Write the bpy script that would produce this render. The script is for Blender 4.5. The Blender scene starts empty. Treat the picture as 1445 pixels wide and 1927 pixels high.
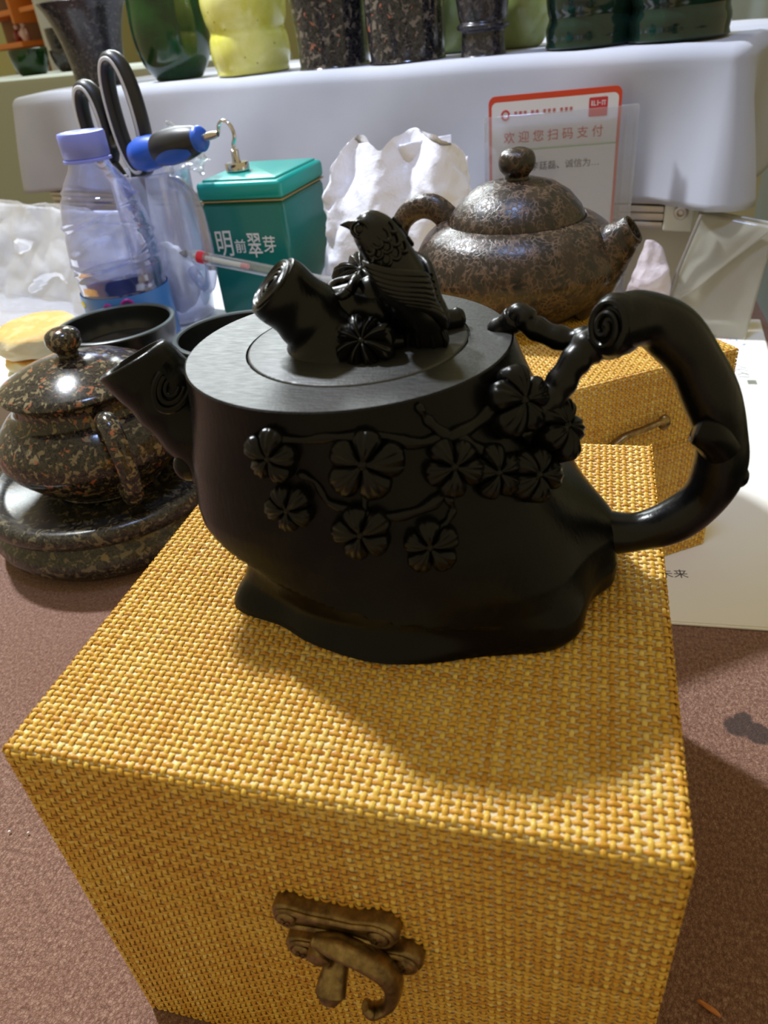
import bpy, bmesh, math, random
import numpy as np
from mathutils import Vector, Matrix, noise as mn

random.seed(7); rng = np.random.default_rng(11)
scene = bpy.context.scene
COL = scene.collection
R = math.radians

# ------------------------------------------------------------------ camera
CAM = Vector((0.132574, -0.088143, 0.139739))
PITCH, ROLL, YAW = 0.585788, -0.110771, -0.305627
def cam_axes():
    fw = Vector((math.sin(YAW)*math.cos(PITCH), math.cos(YAW)*math.cos(PITCH), -math.sin(PITCH)))
    rt = Vector((math.cos(YAW), -math.sin(YAW), 0)); up = rt.cross(fw)
    c, s = math.cos(ROLL), math.sin(ROLL)
    return c*rt+s*up, -s*rt+c*up, fw
_r, _u, _f = cam_axes()
cd = bpy.data.cameras.new('camera'); cam = bpy.data.objects.new('camera', cd); COL.objects.link(cam)
cam.matrix_world = Matrix(((_r.x, _u.x, -_f.x, CAM.x), (_r.y, _u.y, -_f.y, CAM.y), (_r.z, _u.z, -_f.z, CAM.z), (0, 0, 0, 1)))
cd.sensor_fit = 'VERTICAL'; cd.sensor_height = 36; cd.lens = 1380.49/1927*36
cd.clip_start = 0.005; cd.clip_end = 60
cd.dof.use_dof = True; cd.dof.focus_distance = 0.27; cd.dof.aperture_fstop = 22
scene.camera = cam

# ------------------------------------------------------------------ world, lamps, exposure
w = bpy.data.worlds.new('room_glow'); scene.world = w; w.use_nodes = True
w.node_tree.nodes['Background'].inputs[0].default_value = (1.0, 0.83, 0.46, 1)
w.node_tree.nodes['Background'].inputs[1].default_value = 0.48
def lamp(name, kind, loc, aim, power, color, size=.1, size_y=None, spot=60):
    d = bpy.data.lights.new(name, kind); o = bpy.data.objects.new(name, d); COL.objects.link(o)
    o.location = loc; o.rotation_euler = (Vector(aim)-Vector(loc)).to_track_quat('-Z', 'Y').to_euler()
    d.energy = power; d.color = color
    if kind == 'AREA':
        d.shape = 'RECTANGLE'; d.size = size; d.size_y = size_y or size
    else:
        d.shadow_soft_size = size
    if kind == 'SPOT':
        d.spot_size = R(spot); d.spot_blend = .5
    return o
lamp('key_spot_lamp', 'SPOT', (-.86, .80, 1.45), (.06, .2, 0), 188, (.89, .94, 1.0), .060, spot=75)
lamp('ceiling_panel_lamp', 'AREA', (-.95, 2.1, .98), (.05, .1, 0), 24, (.90, .98, 1.0), .8, .4)
lamp('shelf_spot_lamp', 'SPOT', (.05, .15, 1.5), (-.07, .74, 0), 44, (.40, .55, 1.0), .12, spot=44)
scene.view_settings.view_transform = 'Standard'; scene.view_settings.look = 'None'
scene.view_settings.exposure = 0.0; scene.view_settings.gamma = 1.0
scene.view_settings.use_curve_mapping = False

# ------------------------------------------------------------------ helpers
TZ = -0.140     # table surface (box top is z = 0)

class NT:
    """small node-tree writer"""
    def __init__(s, name):
        s.m = bpy.data.materials.new(name); s.m.use_nodes = True
        s.t = s.m.node_tree; s.b = s.t.nodes['Principled BSDF']; s.out = s.t.nodes['Material Output']
    def n(s, typ, **kw):
        nd = s.t.nodes.new(typ)
        for k, v in kw.items():
            if k.startswith('i_'):
                key = k[2:]; key = int(key) if key.isdigit() else key.replace('_', ' ')
                inp = nd.inputs[key]
                if isinstance(v, bpy.types.NodeSocket): s.t.links.new(v, inp)
                else: inp.default_value = v
            else: setattr(nd, k, v)
        return nd
    def set(s, **kw):
        for k, v in kw.items():
            inp = s.b.inputs[k.replace('_', ' ')]
            if isinstance(v, bpy.types.NodeSocket): s.t.links.new(v, inp)
            else: inp.default_value = v
        return s
    def coord(s, scale=(1, 1, 1), kind='Object'):
        tc = s.n('ShaderNodeTexCoord'); mp = s.n('ShaderNodeMapping', i_Scale=scale)
        s.t.links.new(tc.outputs[kind], mp.inputs[0]); return mp.outputs[0]
    def ramp(s, fac, stops, interp='LINEAR'):
        r = s.n('ShaderNodeValToRGB'); r.color_ramp.interpolation = interp
        el = r.color_ramp.elements
        while len(el) < len(stops): el.new(.5)
        for e, (p, c) in zip(el, stops):
            e.position = p; e.color = (*c, 1) if len(c) == 3 else c
        s.t.links.new(fac, r.inputs[0]); return r.outputs[0]
    def noise(s, vec, scale, detail=4, rough=.5, dist=0):
        return s.n('ShaderNodeTexNoise', i_Vector=vec, i_Scale=scale, i_Detail=detail, i_Roughness=rough, i_Distortion=dist).outputs[0]
    def vor(s, vec, scale, feat='F1', out='Distance'):
        return s.n('ShaderNodeTexVoronoi', feature=feat, i_Vector=vec, i_Scale=scale).outputs[out]
    def mix(s, fac, a, b, typ='MIX'):
        nd = s.n('ShaderNodeMix', data_type='RGBA', blend_type=typ)
        for i, v in ((0, fac), (6, a), (7, b)):
            if isinstance(v, bpy.types.NodeSocket): s.t.links.new(v, nd.inputs[i])
            else: nd.inputs[i].default_value = v if i == 0 else ((*v, 1) if len(v) == 3 else v)
        return nd.outputs[2]
    def math(s, op, a, b=0.0):
        nd = s.n('ShaderNodeMath', operation=op)
        for i, v in ((0, a), (1, b)):
            if isinstance(v, bpy.types.NodeSocket): s.t.links.new(v, nd.inputs[i])
            else: nd.inputs[i].default_value = v
        return nd.outputs[0]
    def bump(s, h, strength=.3, dist=.001):
        b = s.n('ShaderNodeBump', i_Height=h, i_Strength=strength, i_Distance=dist)
        s.t.links.new(b.outputs[0], s.b.inputs['Normal']); return s

def plain(name, col, rough=.5, metal=0, spec=.5, bump=None, **kw):
    t = NT(name); t.set(Base_Color=(*col, 1), Roughness=rough, Metallic=metal, Specular_IOR_Level=spec, **kw)
    if bump:
        t.bump(t.noise(t.coord(), bump[0], 5), bump[1], bump[2])
    return t.m

def clearmat(name, tint, rough=.05, gloss=.9, body=0.0, body_col=(.9, .92, 1), trans=0.0):
    """clear or milky plastic film: tinted see-through + gloss + some diffuse/translucent body"""
    t = NT(name); nt = t.t
    tr = t.n('ShaderNodeBsdfTransparent', i_Color=(*tint, 1))
    gl = t.n('ShaderNodeBsdfGlossy', i_Color=(gloss, gloss, gloss, 1), i_Roughness=rough)
    lw = t.n('ShaderNodeLayerWeight', i_Blend=.35)
    fac = t.math('MULTIPLY', lw.outputs['Facing'], .75); fac = t.math('ADD', fac, .06)
    mx = t.n('ShaderNodeMixShader'); nt.links.new(fac, mx.inputs[0]); nt.links.new(tr.outputs[0], mx.inputs[1]); nt.links.new(gl.outputs[0], mx.inputs[2])
    o = mx.outputs[0]
    if body > 0:
        df = t.n('ShaderNodeBsdfDiffuse', i_Color=(*body_col, 1)); tl = t.n('ShaderNodeBsdfTranslucent', i_Color=(*body_col, 1))
        m2 = t.n('ShaderNodeMixShader', i_0=.45); nt.links.new(df.outputs[0], m2.inputs[1]); nt.links.new(tl.outputs[0], m2.inputs[2])
        m3 = t.n('ShaderNodeMixShader', i_0=body); nt.links.new(o, m3.inputs[1]); nt.links.new(m2.outputs[0], m3.inputs[2]); o = m3.outputs[0]
    nt.links.new(o, t.out.inputs[0]); nt.nodes.remove(t.b)
    return t.m

def tag(o, label=None, cat=None, group=None, kind=None):
    for k, v in (('label', label), ('category', cat), ('group', group), ('kind', kind)):
        if v: o[k] = v
    return o
def thing(name, label, cat, loc=(0, 0, 0), rotz=0, group=None):
    o = bpy.data.objects.new(name, None); COL.objects.link(o); o.empty_display_size = .01
    o.location = loc; o.rotation_euler = (0, 0, rotz)
    return tag(o, label, cat, group)

class MB:
    """collects geometry; build() links it as one mesh object"""
    def __init__(s): s.v = []; s.f = []; s.mi = []; s.cur = 0
    def add(s, vs, fs):
        o = len(s.v); s.v += [tuple(p) for p in vs]; s.f += [tuple(i+o for i in f) for f in fs]; s.mi += [s.cur]*len(fs); return s
    def rings(s, rings, closed=True, cap0=False, cap1=False):
        n = len(rings[0]); vs = [p for r in rings for p in r]; fs = []
        for i in range(len(rings)-1):
            for j in range(n if closed else n-1):
                k = (j+1) % n; fs.append((i*n+j, i*n+k, (i+1)*n+k, (i+1)*n+j))
        if cap0: fs.append(tuple(range(n-1, -1, -1)))
        if cap1: fs.append(tuple((len(rings)-1)*n+j for j in range(n)))
        return s.add(vs, fs)
    def lathe(s, prof, seg=64, c=(0, 0, 0), cap0=False, cap1=False, wob=None):
        rs = []
        for r, z in prof:
            rs.append([(c[0]+(r+(wob(t, z) if wob else 0))*math.cos(t), c[1]+(r+(wob(t, z) if wob else 0))*math.sin(t), c[2]+z) for t in (2*math.pi*j/seg for j in range(seg))])
        return s.rings(rs, True, cap0, cap1)
    def tube(s, pts, rad, seg=16, caps=True, flat=1.0, up=None):
        pts = [Vector(p) for p in pts]; n = len(pts)
        if not hasattr(rad, '__len__'): rad = [rad]*n
        tang = [(pts[min(i+1, n-1)]-pts[max(i-1, 0)]).normalized() for i in range(n)]
        a = Vector(up) if up else (Vector((0, 0, 1)) if abs(tang[0].z) < .9 else Vector((0, 1, 0)))
        rs = []
        for i in range(n):
            a = (a - tang[i]*a.dot(tang[i])).normalized(); b = tang[i].cross(a)
            rs.append([pts[i]+a*rad[i]*math.cos(t)+b*rad[i]*flat*math.sin(t) for t in (2*math.pi*j/seg for j in range(seg))])
        return s.rings(rs, True, caps, caps)
    def box(s, x0, x1, y0, y1, z0, z1, bev=0):
        if bev <= 0:
            vs = [(x, y, z) for z in (z0, z1) for y in (y0, y1) for x in (x0, x1)]
            return s.add(vs, [(0, 2, 3, 1), (4, 5, 7, 6), (0, 1, 5, 4), (2, 6, 7, 3), (0, 4, 6, 2), (1, 3, 7, 5)])
        def rr(i, z, k=4):
            out = []
            for cx, cy, a0 in ((x1-bev, y1-bev, 0), (x0+bev, y1-bev, 90), (x0+bev, y0+bev, 180), (x1-bev, y0+bev, 270)):
                for j in range(k+1):
                    a = R(a0+90*j/k); out.append((cx+(bev-i)*math.cos(a), cy+(bev-i)*math.sin(a), z))
            return out
        b = bev
        prof = [(b*(1-math.cos(a)), z0+b*(1-math.sin(a))) for a in ()]
        rs = [rr(b*.98, z0), rr(b*.3, z0+b*.3), rr(0, z0+b), rr(0, z1-b), rr(b*.3, z1-b*.3), rr(b*.98, z1)]
        return s.rings(rs, True, True, True)
    def xf(s, M, start=0):
        for i in range(start, len(s.v)): s.v[i] = tuple(M @ Vector(s.v[i]))
        return s
    def ellipsoid(s, c, rx, ry, rz, seg=20, rings=12, M=None):
        vs = []; rs = []
        for i in range(rings+1):
            ph = math.pi*i/rings; r = max(math.sin(ph), 1e-3); z = -math.cos(ph)
            ring = [Vector((rx*r*math.cos(t), ry*r*math.sin(t), rz*z)) for t in (2*math.pi*j/seg for j in range(seg))]
            if M: ring = [M @ p for p in ring]
            rs.append([p+Vector(c) for p in ring])
        return s.rings(rs, True, True, True)
    def build(s, name, mats, parent=None, sharp=40, origin=None, smooth=True):
        o0 = Vector(origin) if origin else (Vector(parent['_o']) if parent is not None and '_o' in parent else Vector((0, 0, 0)))
        me = bpy.data.meshes.new(name)
        me.from_pydata([Vector(p)-o0 for p in s.v], [], s.f)
        mats = mats if isinstance(mats, (list, tuple)) else [mats]
        for m in mats: me.materials.append(m)
        if len(mats) > 1: me.polygons.foreach_set('material_index', s.mi)
        bm = bmesh.new(); bm.from_mesh(me); bmesh.ops.recalc_face_normals(bm, faces=bm.faces); bm.to_mesh(me); bm.free()
        if smooth:
            me.shade_smooth()
            if sharp: me.set_sharp_from_angle(angle=R(sharp))
        o = bpy.data.objects.new(name, me); COL.objects.link(o)
        if parent is not None:
            o.parent = parent
            if '_o' in parent: o['_o'] = parent['_o']
        elif origin: o.location = o0
        return o
def wroot(name, label, cat, loc, group=None):
    """a thing whose parts are written in world coordinates"""
    o = thing(name, label, cat, loc, 0, group); o['_o'] = list(loc); return o

def crv(pts, n=40):
    """Catmull-Rom through points"""
    P = [np.array(p, float) for p in pts]; P = [2*P[0]-P[1]]+P+[2*P[-1]-P[-2]]
    out = []; m = len(P)-3
    for k in range(n):
        t = k/(n-1)*m; i = min(int(t), m-1); u = t-i
        a, b, c, d = P[i:i+4]
        out.append(.5*((2*b)+(c-a)*u+(2*a-5*b+4*c-d)*u*u+(3*b-a-3*c+d)*u**3))
    return out
def itp(t, ks):
    ks = sorted(ks); return float(np.interp(t, [k[0] for k in ks], [k[1] for k in ks]))
def sst(a, b, x):
    t = min(1, max(0, (x-a)/(b-a))); return t*t*(3-2*t)
def gs(d, w):
    d = (d+180) % 360-180; return math.exp(-(d/w)**2)
def text_mesh(name, body, size, mat, parent, M, bold=0.0, align='CENTER'):
    cu = bpy.data.curves.new(name, 'FONT'); cu.body = body; cu.size = size; cu.align_x = align; cu.align_y = 'CENTER'; cu.offset = bold; cu.resolution_u = 3
    cu.extrude = .00012
    to = bpy.data.objects.new(name, cu); COL.objects.link(to)
    me = bpy.data.meshes.new_from_object(to); bpy.data.objects.remove(to); bpy.data.curves.remove(cu)
    me.name = name; me.transform(M); me.transform(Matrix.Translation(-Vector(parent['_o'])) if '_o' in parent else Matrix()); me.materials.clear(); me.materials.append(mat)
    o = bpy.data.objects.new(name, me); COL.objects.link(o); o.parent = parent
    return o

# ------------------------------------------------------------------ materials
def mk_ebony(name, spec):
    t = NT(name); v = t.coord(); vs = t.coord((1, 1, .25))
    n1 = t.noise(vs, 900, 3); n2 = t.noise(v, 120, 5)
    t.set(Base_Color=t.ramp(n2, [(.3, (.0022, .0022, .0028)), (.75, (.0055, .0050, .0055))]), Roughness=t.ramp(n2, [(.3, (.22,)*3), (.8, (.34,)*3)]), Specular_IOR_Level=spec)
    t.bump(n1, .12, .0006); return t.m
def mk_ebony_top():
    t = NT('black_stone_brushed_top'); v = t.coord(); vs = t.coord((260, 1500, 400))
    n1 = t.noise(vs, 1, 3); n2 = t.noise(v, 1200, 3, .6)
    t.set(Base_Color=(.017, .018, .018, 1), Roughness=t.ramp(n1, [(.3, (.42,)*3), (.75, (.56,)*3)]), Specular_IOR_Level=.65)
    t.bump(t.math('ADD', n1, t.math('MULTIPLY', n2, .6)), .22, .0005); return t.m
def mk_speckle(name, base, mid, flake, sc=1.0, rough=.2, flake_amt=.5, vein=(.25, .2, .13)):
    t = NT(name); v = t.coord(); v2 = t.n('ShaderNodeVectorMath', operation='ADD', i_0=v, i_1=(3.1, 1.7, .4)).outputs[0]; v3 = t.n('ShaderNodeVectorMath', operation='ADD', i_0=v, i_1=(.9, 5.2, 2.4)).outputs[0]
    a = t.noise(v, 330*sc, 4, .62, .4); b = t.noise(v2, 150*sc, 3, .55, .8); c = t.noise(v3, 230*sc, 3, .6, .6)
    c1 = t.ramp(a, [(.44, base), (.53, mid), (.58, base)])
    c1 = t.mix(t.ramp(c, [(.56, (0, 0, 0)), (.60, (1, 1, 1))]), c1, vein)
    c1 = t.mix(t.ramp(b, [(flake_amt+.13, (0, 0, 0)), (flake_amt+.16, (1, 1, 1))]), c1, flake)
    t.set(Base_Color=c1, Roughness=rough, Specular_IOR_Level=.5)
    t.bump(a, .06, .0005); return t.m
def mk_veined():
    t = NT('brown_vein_stone'); v = t.coord()
    warp = t.n('ShaderNodeVectorMath', operation='ADD', i_0=v, i_1=t.n('ShaderNodeVectorMath', operation='SCALE', i_0=t.n('ShaderNodeTexNoise', i_Vector=v, i_Scale=110.0, i_Detail=4.0).outputs[1], i_Scale=.012).outputs[0]).outputs[0]
    e = t.n('ShaderNodeTexVoronoi', feature='DISTANCE_TO_EDGE', i_Vector=warp, i_Scale=300.0).outputs['Distance']
    n = t.noise(v, 170, 5, .65)
    ridge = t.ramp(e, [(.0, (1, 1, 1)), (.10, (.6, .6, .6)), (.2, (0, 0, 0))])
    keep = t.ramp(n, [(.42, (0, 0, 0)), (.56, (1, 1, 1))])
    f = t.math('MULTIPLY', ridge, keep)
    base = t.ramp(t.noise(warp, 90, 5), [(.35, (.009, .0075, .007)), (.65, (.034, .021, .014))])
    t.set(Base_Color=t.mix(f, base, (.110, .064, .036)), Roughness=t.mix(f, (.30,)*3, (.5,)*3), Specular_IOR_Level=.5)
    t.bump(t.math('ADD', f, t.math('MULTIPLY', n, .5)), .16, .0010); return t.m
def mk_straw(name, c0, c1, c2, c3):
    t = NT(name); at = t.n('ShaderNodeAttribute', attribute_name='tint'); v = t.coord((500, 500, 500))
    n = t.noise(v, 1, 2); f = t.math('ADD', t.math('MULTIPLY', at.outputs['Fac'], .75), t.math('MULTIPLY', n, .3))
    t.set(Base_Color=t.ramp(f, [(.1, c0), (.4, c1), (.68, c2), (.95, c3)]), Roughness=.42, Specular_IOR_Level=.45)
    t.bump(t.noise(t.coord((1800, 1800, 1800)), 1, 2), .25, .0003); return t.m
def mk_cloth_brown():
    t = NT('brown_velvet_cloth'); v = t.coord()
    c = t.vor(v, 800, 'DISTANCE_TO_EDGE'); n = t.noise(v, 9, 4); n2 = t.noise(t.coord((700, 480, 500)), 1, 4, .7)
    st = t.n('ShaderNodeTexNoise', i_Vector=v, i_Scale=38.0, i_Detail=3.0).outputs[0]
    base = t.ramp(n2, [(.36, (.135, .062, .044)), (.5, (.235, .125, .090)), (.66, (.38, .235, .180))])
    base = t.mix(t.ramp(c, [(.02, (.30,)*3), (.14, (0, 0, 0))]), base, (.10, .045, .028))
    base = t.mix(t.ramp(n, [(.35, (.35,)*3), (.6, (0, 0, 0))]), base, (.17, .075, .045))
    # two damp spots on the cloth beside the box
    g = t.n('ShaderNodeNewGeometry').outputs['Position']
    spots = None
    for cx, cy, r in ((.2085, .1605, .0062), (.2125, .1655, .0040), (.2185, .1585, .0055)):
        d = t.n('ShaderNodeVectorMath', operation='DISTANCE', i_0=g, i_1=(cx, cy, TZ)).outputs['Value']
        d = t.math('ADD', d, t.math('MULTIPLY', t.math('SUBTRACT', st, .5), .012))
        m = t.ramp(t.math('DIVIDE', d, r), [(.75, (.85,)*3), (1.0, (0, 0, 0))])
        spots = m if spots is None else t.math('MAXIMUM', spots, m)
    base = t.mix(spots, base, (.030, .020, .020))
    t.set(Base_Color=base, Roughness=.75, Specular_IOR_Level=.3, Sheen_Weight=.35, Sheen_Roughness=.4, Sheen_Tint=(.9, .8, .85, 1))
    t.bump(t.math('ADD', t.ramp(c, [(0, (0, 0, 0)), (.12, (1, 1, 1))]), n2), .45, .0008); return t.m
def mk_white_cloth():
    t = NT('white_table_cloth'); v = t.coord((1, 1, 1))
    n = t.noise(v, 2200, 2); n2 = t.noise(v, 7, 3)
    t.set(Base_Color=t.ramp(n2, [(.3, (.36, .38, .45)), (.7, (.44, .455, .52))]), Roughness=.85, Specular_IOR_Level=.2, Sheen_Weight=.2)
    t.bump(n, .18, .0006); return t.m
M = {}
M['ebony'] = mk_ebony('black_carved_stone', .16)
M['ebony_polish'] = mk_ebony('black_polished_carving', .28)
M['ebony_bird'] = mk_ebony('black_polished_bird', .36)
M['ebony_flower'] = mk_ebony('black_carved_petals', .22); M['ebony_top'] = mk_ebony_top()
M['speck'] = mk_speckle('speckled_stone', (.009, .008, .009), (.055, .045, .032), (.30, .10, .045), 1.0, .15, .50, (.20, .16, .09))
M['speck_tray'] = mk_speckle('speckled_tray_stone', (.012, .012, .013), (.06, .052, .04), (.20, .15, .08), .8, .24, .53, (.14, .12, .075))
M['vein'] = mk_veined()
M['granite'] = mk_speckle('plum_pudding_stone', (.007, .007, .011), (.05, .045, .045), (.36, .12, .07), .60, .15, .53, (.17, .14, .115))
M['granite2'] = mk_speckle('dark_spotted_stone', (.014, .013, .018), (.04, .036, .04), (.18, .12, .10), .7, .25, .56, (.08, .07, .07))
M['warp'] = mk_straw('straw_warp', (.50, .22, .015), (.68, .38, .04), (.78, .53, .09), (.84, .68, .26))
M['weft'] = mk_straw('straw_weft', (.46, .18, .012), (.60, .29, .025), (.70, .42, .06), (.78, .56, .18))
M['straw_core'] = plain('straw_backing', (.80, .66, .42), .6)
M['brown'] = mk_cloth_brown(); M['cloth'] = mk_white_cloth()
def mk_brass():
    t = NT('antique_brass'); n = t.noise(t.coord(), 300, 5, .6)
    t.set(Base_Color=t.ramp(n, [(.3, (.10, .064, .028)), (.55, (.27, .18, .075)), (.8, (.46, .33, .14))]), Metallic=.9, Roughness=t.ramp(n, [(.3, (.40,)*3), (.8, (.24,)*3)]))
    t.bump(n, .15, .0005); return t.m
M['brass'] = mk_brass()
M['steel'] = plain('polished_steel', (.62, .58, .52), .16, 1)
M['alu'] = plain('brushed_aluminium', (.58, .55, .52), .38, .7)
M['white_plastic'] = plain('white_plastic', (.72, .74, .70), .4)
M['black_plastic'] = plain('black_plastic', (.012, .012, .013), .42)
M['grey_plastic'] = plain('pale_grey_plastic', (.55, .55, .56), .45)
M['blue_grip'] = plain('blue_grip', (.018, .10, .55), .38)
M['cap_blue'] = plain('blue_cap_plastic', (.24, .29, .85), .32, 0, .5, Subsurface_Weight=.25, Subsurface_Radius=(.004, .004, .008))
M['pet'] = clearmat('clear_bottle_plastic', (.76, .80, .97), .04, .95, .06, (.40, .46, .95))
M['water'] = clearmat('bottled_water', (.80, .84, .97), .03, .6, .03, (.4, .5, .9))
M['acrylic'] = clearmat('clear_acrylic', (.94, .95, .97), .03, .9, .10, (.80, .82, .92))
M['jug'] = clearmat('cloudy_clear_plastic', (.86, .88, .95), .10, .9, .22, (.62, .66, .85))
M['film'] = clearmat('milky_film', (.85, .85, .85), .22, .9, .62, (.62, .60, .52))
M['clearbag'] = clearmat('clear_bag_film', (.95, .95, .96), .10, 1.0, .18, (.8, .82, .88))
M['penclear'] = clearmat('clear_pen_barrel', (.92, .93, .95), .05, .95, .10, (.8, .85, .95))
def mk_bag(name, col):
    t = NT(name); v = t.coord(); n = t.noise(v, 90, 6, .6); n2 = t.vor(v, 70)
    t.set(Base_Color=(*col, 1), Roughness=.33, Specular_IOR_Level=.5, Subsurface_Weight=.15, Subsurface_Radius=(.01, .01, .01))
    t.bump(t.math('ADD', n, n2), .35, .004); return t.m
M['bag'] = mk_bag('white_crumpled_plastic', (.82, .83, .92)); M['tissue'] = mk_bag('white_tissue', (.78, .80, .84))
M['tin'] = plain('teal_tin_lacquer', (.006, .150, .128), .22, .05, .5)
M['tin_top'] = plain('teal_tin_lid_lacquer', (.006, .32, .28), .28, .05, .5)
M['gold'] = plain('gold_line', (.42, .28, .10), .4, .5)
M['white_ink'] = plain('white_ink', (.72, .72, .72), .6)
M['red_ink'] = plain('red_ink', (.55, .035, .04), .6); M['red_border'] = plain('orange_red_border', (.62, .055, .018), .45)
M['black_ink'] = plain('black_ink', (.03, .03, .035), .6); M['blue_ink'] = plain('blue_ink', (.10, .13, .60), .6); M['grey_ink'] = plain('grey_ink', (.28, .28, .30), .6)
M['pink_ink'] = plain('pink_ink', (.80, .30, .35), .6)
M['card'] = plain('white_card', (.74, .74, .78), .5); M['paper'] = plain('warm_white_paper', (.83, .82, .76), .7)
M['green_line'] = plain('pale_green_line', (.30, .52, .25), .6)
M['label_blue'] = plain('blue_bottle_label', (.05, .20, .55), .35); M['label_magenta'] = plain('magenta_ink', (.32, .015, .22), .4); M['label_yellow'] = plain('yellow_ink', (.75, .62, .04), .4)
M['void'] = plain('dark_floor', (.012, .011, .009), .8)

# ------------------------------------------------------------------ the setting
# display-case frame: s runs to the right along the cloth edge, d away from the camera
Q0 = Vector((-.33, .845, 0)); E1 = Vector((.955, -.2965, 0)); E2 = Vector((.2965, .955, 0))
def bk(s, d, z): return Q0+E1*s+E2*d+Vector((0, 0, z))
BKROT = math.atan2(E1.y, E1.x)

tag(MB().box(-3.5, 3.5, -2, 5, -.90, -.88).build('floor', M['void']), kind='structure')
def wall_panel(name, a, b, z0, z1, th, mat):
    """upright slab between two plan points"""
    a = Vector((*a, 0)); b = Vector((*b, 0)); n = Vector((-(b-a).y, (b-a).x, 0)).normalized()*th
    mb = MB(); P = [a, b, b+n, a+n]
    mb.add([(p.x, p.y, z) for z in (z0, z1) for p in P], [(0, 1, 2, 3), (4, 5, 6, 7), (0, 1, 5, 4), (1, 2, 6, 5), (2, 3, 7, 6), (3, 0, 4, 7)])
    return tag(mb.build(name, mat, smooth=False), kind='structure')
M['wall_cream'] = plain('cream_wall_paint', (.50, .50, .26), .8, bump=(30, .1, .002))
M['wall_pale'] = plain('pale_wall_paint', (.62, .66, .72), .8)
wall_panel('wall_back', (-2.6, 3.3), (2.2, 1.9), -.88, 1.9, .06, M['wall_cream'])

# table with a brown velvet-like cloth
t = thing('table', 'brown cloth covered table under the boxes and papers', 'table', (0, 0, TZ))
mb = MB(); mb.box(-.95, .305, -.45, 1.30, -.035, -.0008, .006); mb.build('table_top', plain('dark_table_board', (.05, .03, .02), .6), t)
mb = MB(); nx, ny = 60, 80; vs = []; fs = []
def cl(x, y):
    return .0004*mn.noise(Vector((x*9, y*9, 1)))
X = [-.955]+list(np.linspace(-.95, .305, nx))+[.312, .314]; Y = [-.457]+list(np.linspace(-.45, 1.30, ny))+[1.307]
for j, y in enumerate(Y):
    for i, x in enumerate(X):
        z = cl(x, y)
        if i in (0, len(X)-2) or j in (0, len(Y)-1): z = -.03
        if i == len(X)-1: z = -.22
        vs.append((x, y, z))
n = len(X)
mb.add(vs, [(j*n+i, j*n+i+1, (j+1)*n+i+1, (j+1)*n+i) for j in range(len(Y)-1) for i in range(n-1)])
mb.build('brown_cloth', M['brown'], t, sharp=None)
mb = MB()
for lx, ly in ((-.9, -.4), (.26, -.4), (-.9, 1.25), (.26, 1.25)):
    mb = MB(); mb.box(lx-.025, lx+.025, ly-.025, ly+.025, -.74, -.035, .004); mb.build('leg', plain('table_leg', (.04, .03, .02), .6), t)

# ------------------------------------------------------------------ woven straw gift boxes
def weave(name, sheets, parent, pitch=.0021, z_amp=.00034):
    """woven strands as real ribbons; a sheet is (S(a,b)->pos,normal arrays, len_a, len_b)"""
    V = []; F = []; MI = []; TI = []; off = 0
    for S, LA, LB in sheets:
        na, nb = max(2, int(round(LA/pitch))), max(2, int(round(LB/(pitch*1.2))))
        pa, pb = LA/na, LB/nb
        for kind in (0, 1):     # 0 warp: runs along a, one per b; 1 weft: runs along b, one per a
            nS, nC = (nb, na) if kind == 0 else (na, nb)
            pS, pC = (pb, pa) if kind == 0 else (pa, pb)
            k = np.arange(4*nC+1); run = k*pC*.25; ci = np.minimum(k//4, nC-1); ph = np.sign(np.sin((run/pC)*np.pi+1e-9))*np.abs(np.sin(run/pC*np.pi))**.6
            for j in range(nS):
                c0 = (j+.5)*pS+rng.normal(0, .06)*pS
                sg = np.abs(ph)*((-1.0)**(ci+j))*(1 if kind == 0 else -1)
                wd = pS*((.23 if kind == 0 else .25)+.05*rng.random())*(1+.10*sg)
                wob = c0+pS*.05*np.sin(run*420+rng.random()*6)
                hh = z_amp*sg*(1+.3*rng.random())
                strip = []
                for q, dh in ((-1, -.00022), (-.45, .00010), (.45, .00010), (1, -.00022)):
                    aa, bb = (run, wob+q*wd) if kind == 0 else (wob+q*wd, run)
                    P, N = S(np.clip(aa, 0, LA), np.clip(bb, 0, LB)); strip.append(P+N*(hh+dh)[:, None])
                n = len(k); V.append(np.concatenate(strip))
                idx = np.arange(n-1)
                for r_ in range(3):
                    F.append(np.stack([off+r_*n+idx, off+r_*n+idx+1, off+(r_+1)*n+idx+1, off+(r_+1)*n+idx], 1))
                MI.append(np.full(3*(n-1), kind)); tv = np.clip(rng.normal(.48, .11)+.16*np.sin(run*(40+60*rng.random())+rng.random()*6)+rng.normal(0, .10, n), 0, 1)
                TI.append(np.tile(tv, 4)); off += 4*n
    V = np.concatenate(V); F = np.concatenate(F); MI = np.concatenate(MI); TI = np.concatenate(TI)
    me = bpy.data.meshes.new(name)
    me.vertices.add(len(V)); me.vertices.foreach_set('co', V.astype(np.float32).ravel())
    me.loops.add(F.size); me.loops.foreach_set('vertex_index', F.astype(np.int32).ravel())
    me.polygons.add(len(F)); me.polygons.foreach_set('loop_start', np.arange(0, F.size, 4, dtype=np.int32)); me.polygons.foreach_set('loop_total', np.full(len(F), 4, np.int32))
    me.materials.append(M['warp']); me.materials.append(M['weft']); me.polygons.foreach_set('material_index', MI.astype(np.int32))
    me.update(calc_edges=True); me.shade_smooth()
    a = me.attributes.new('tint', 'FLOAT', 'POINT'); a.data.foreach_set('value', TI.astype(np.float32))
    o = bpy.data.objects.new(name, me); COL.objects.link(o); o.parent = parent
    return tag(o, kind='stuff')
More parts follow.
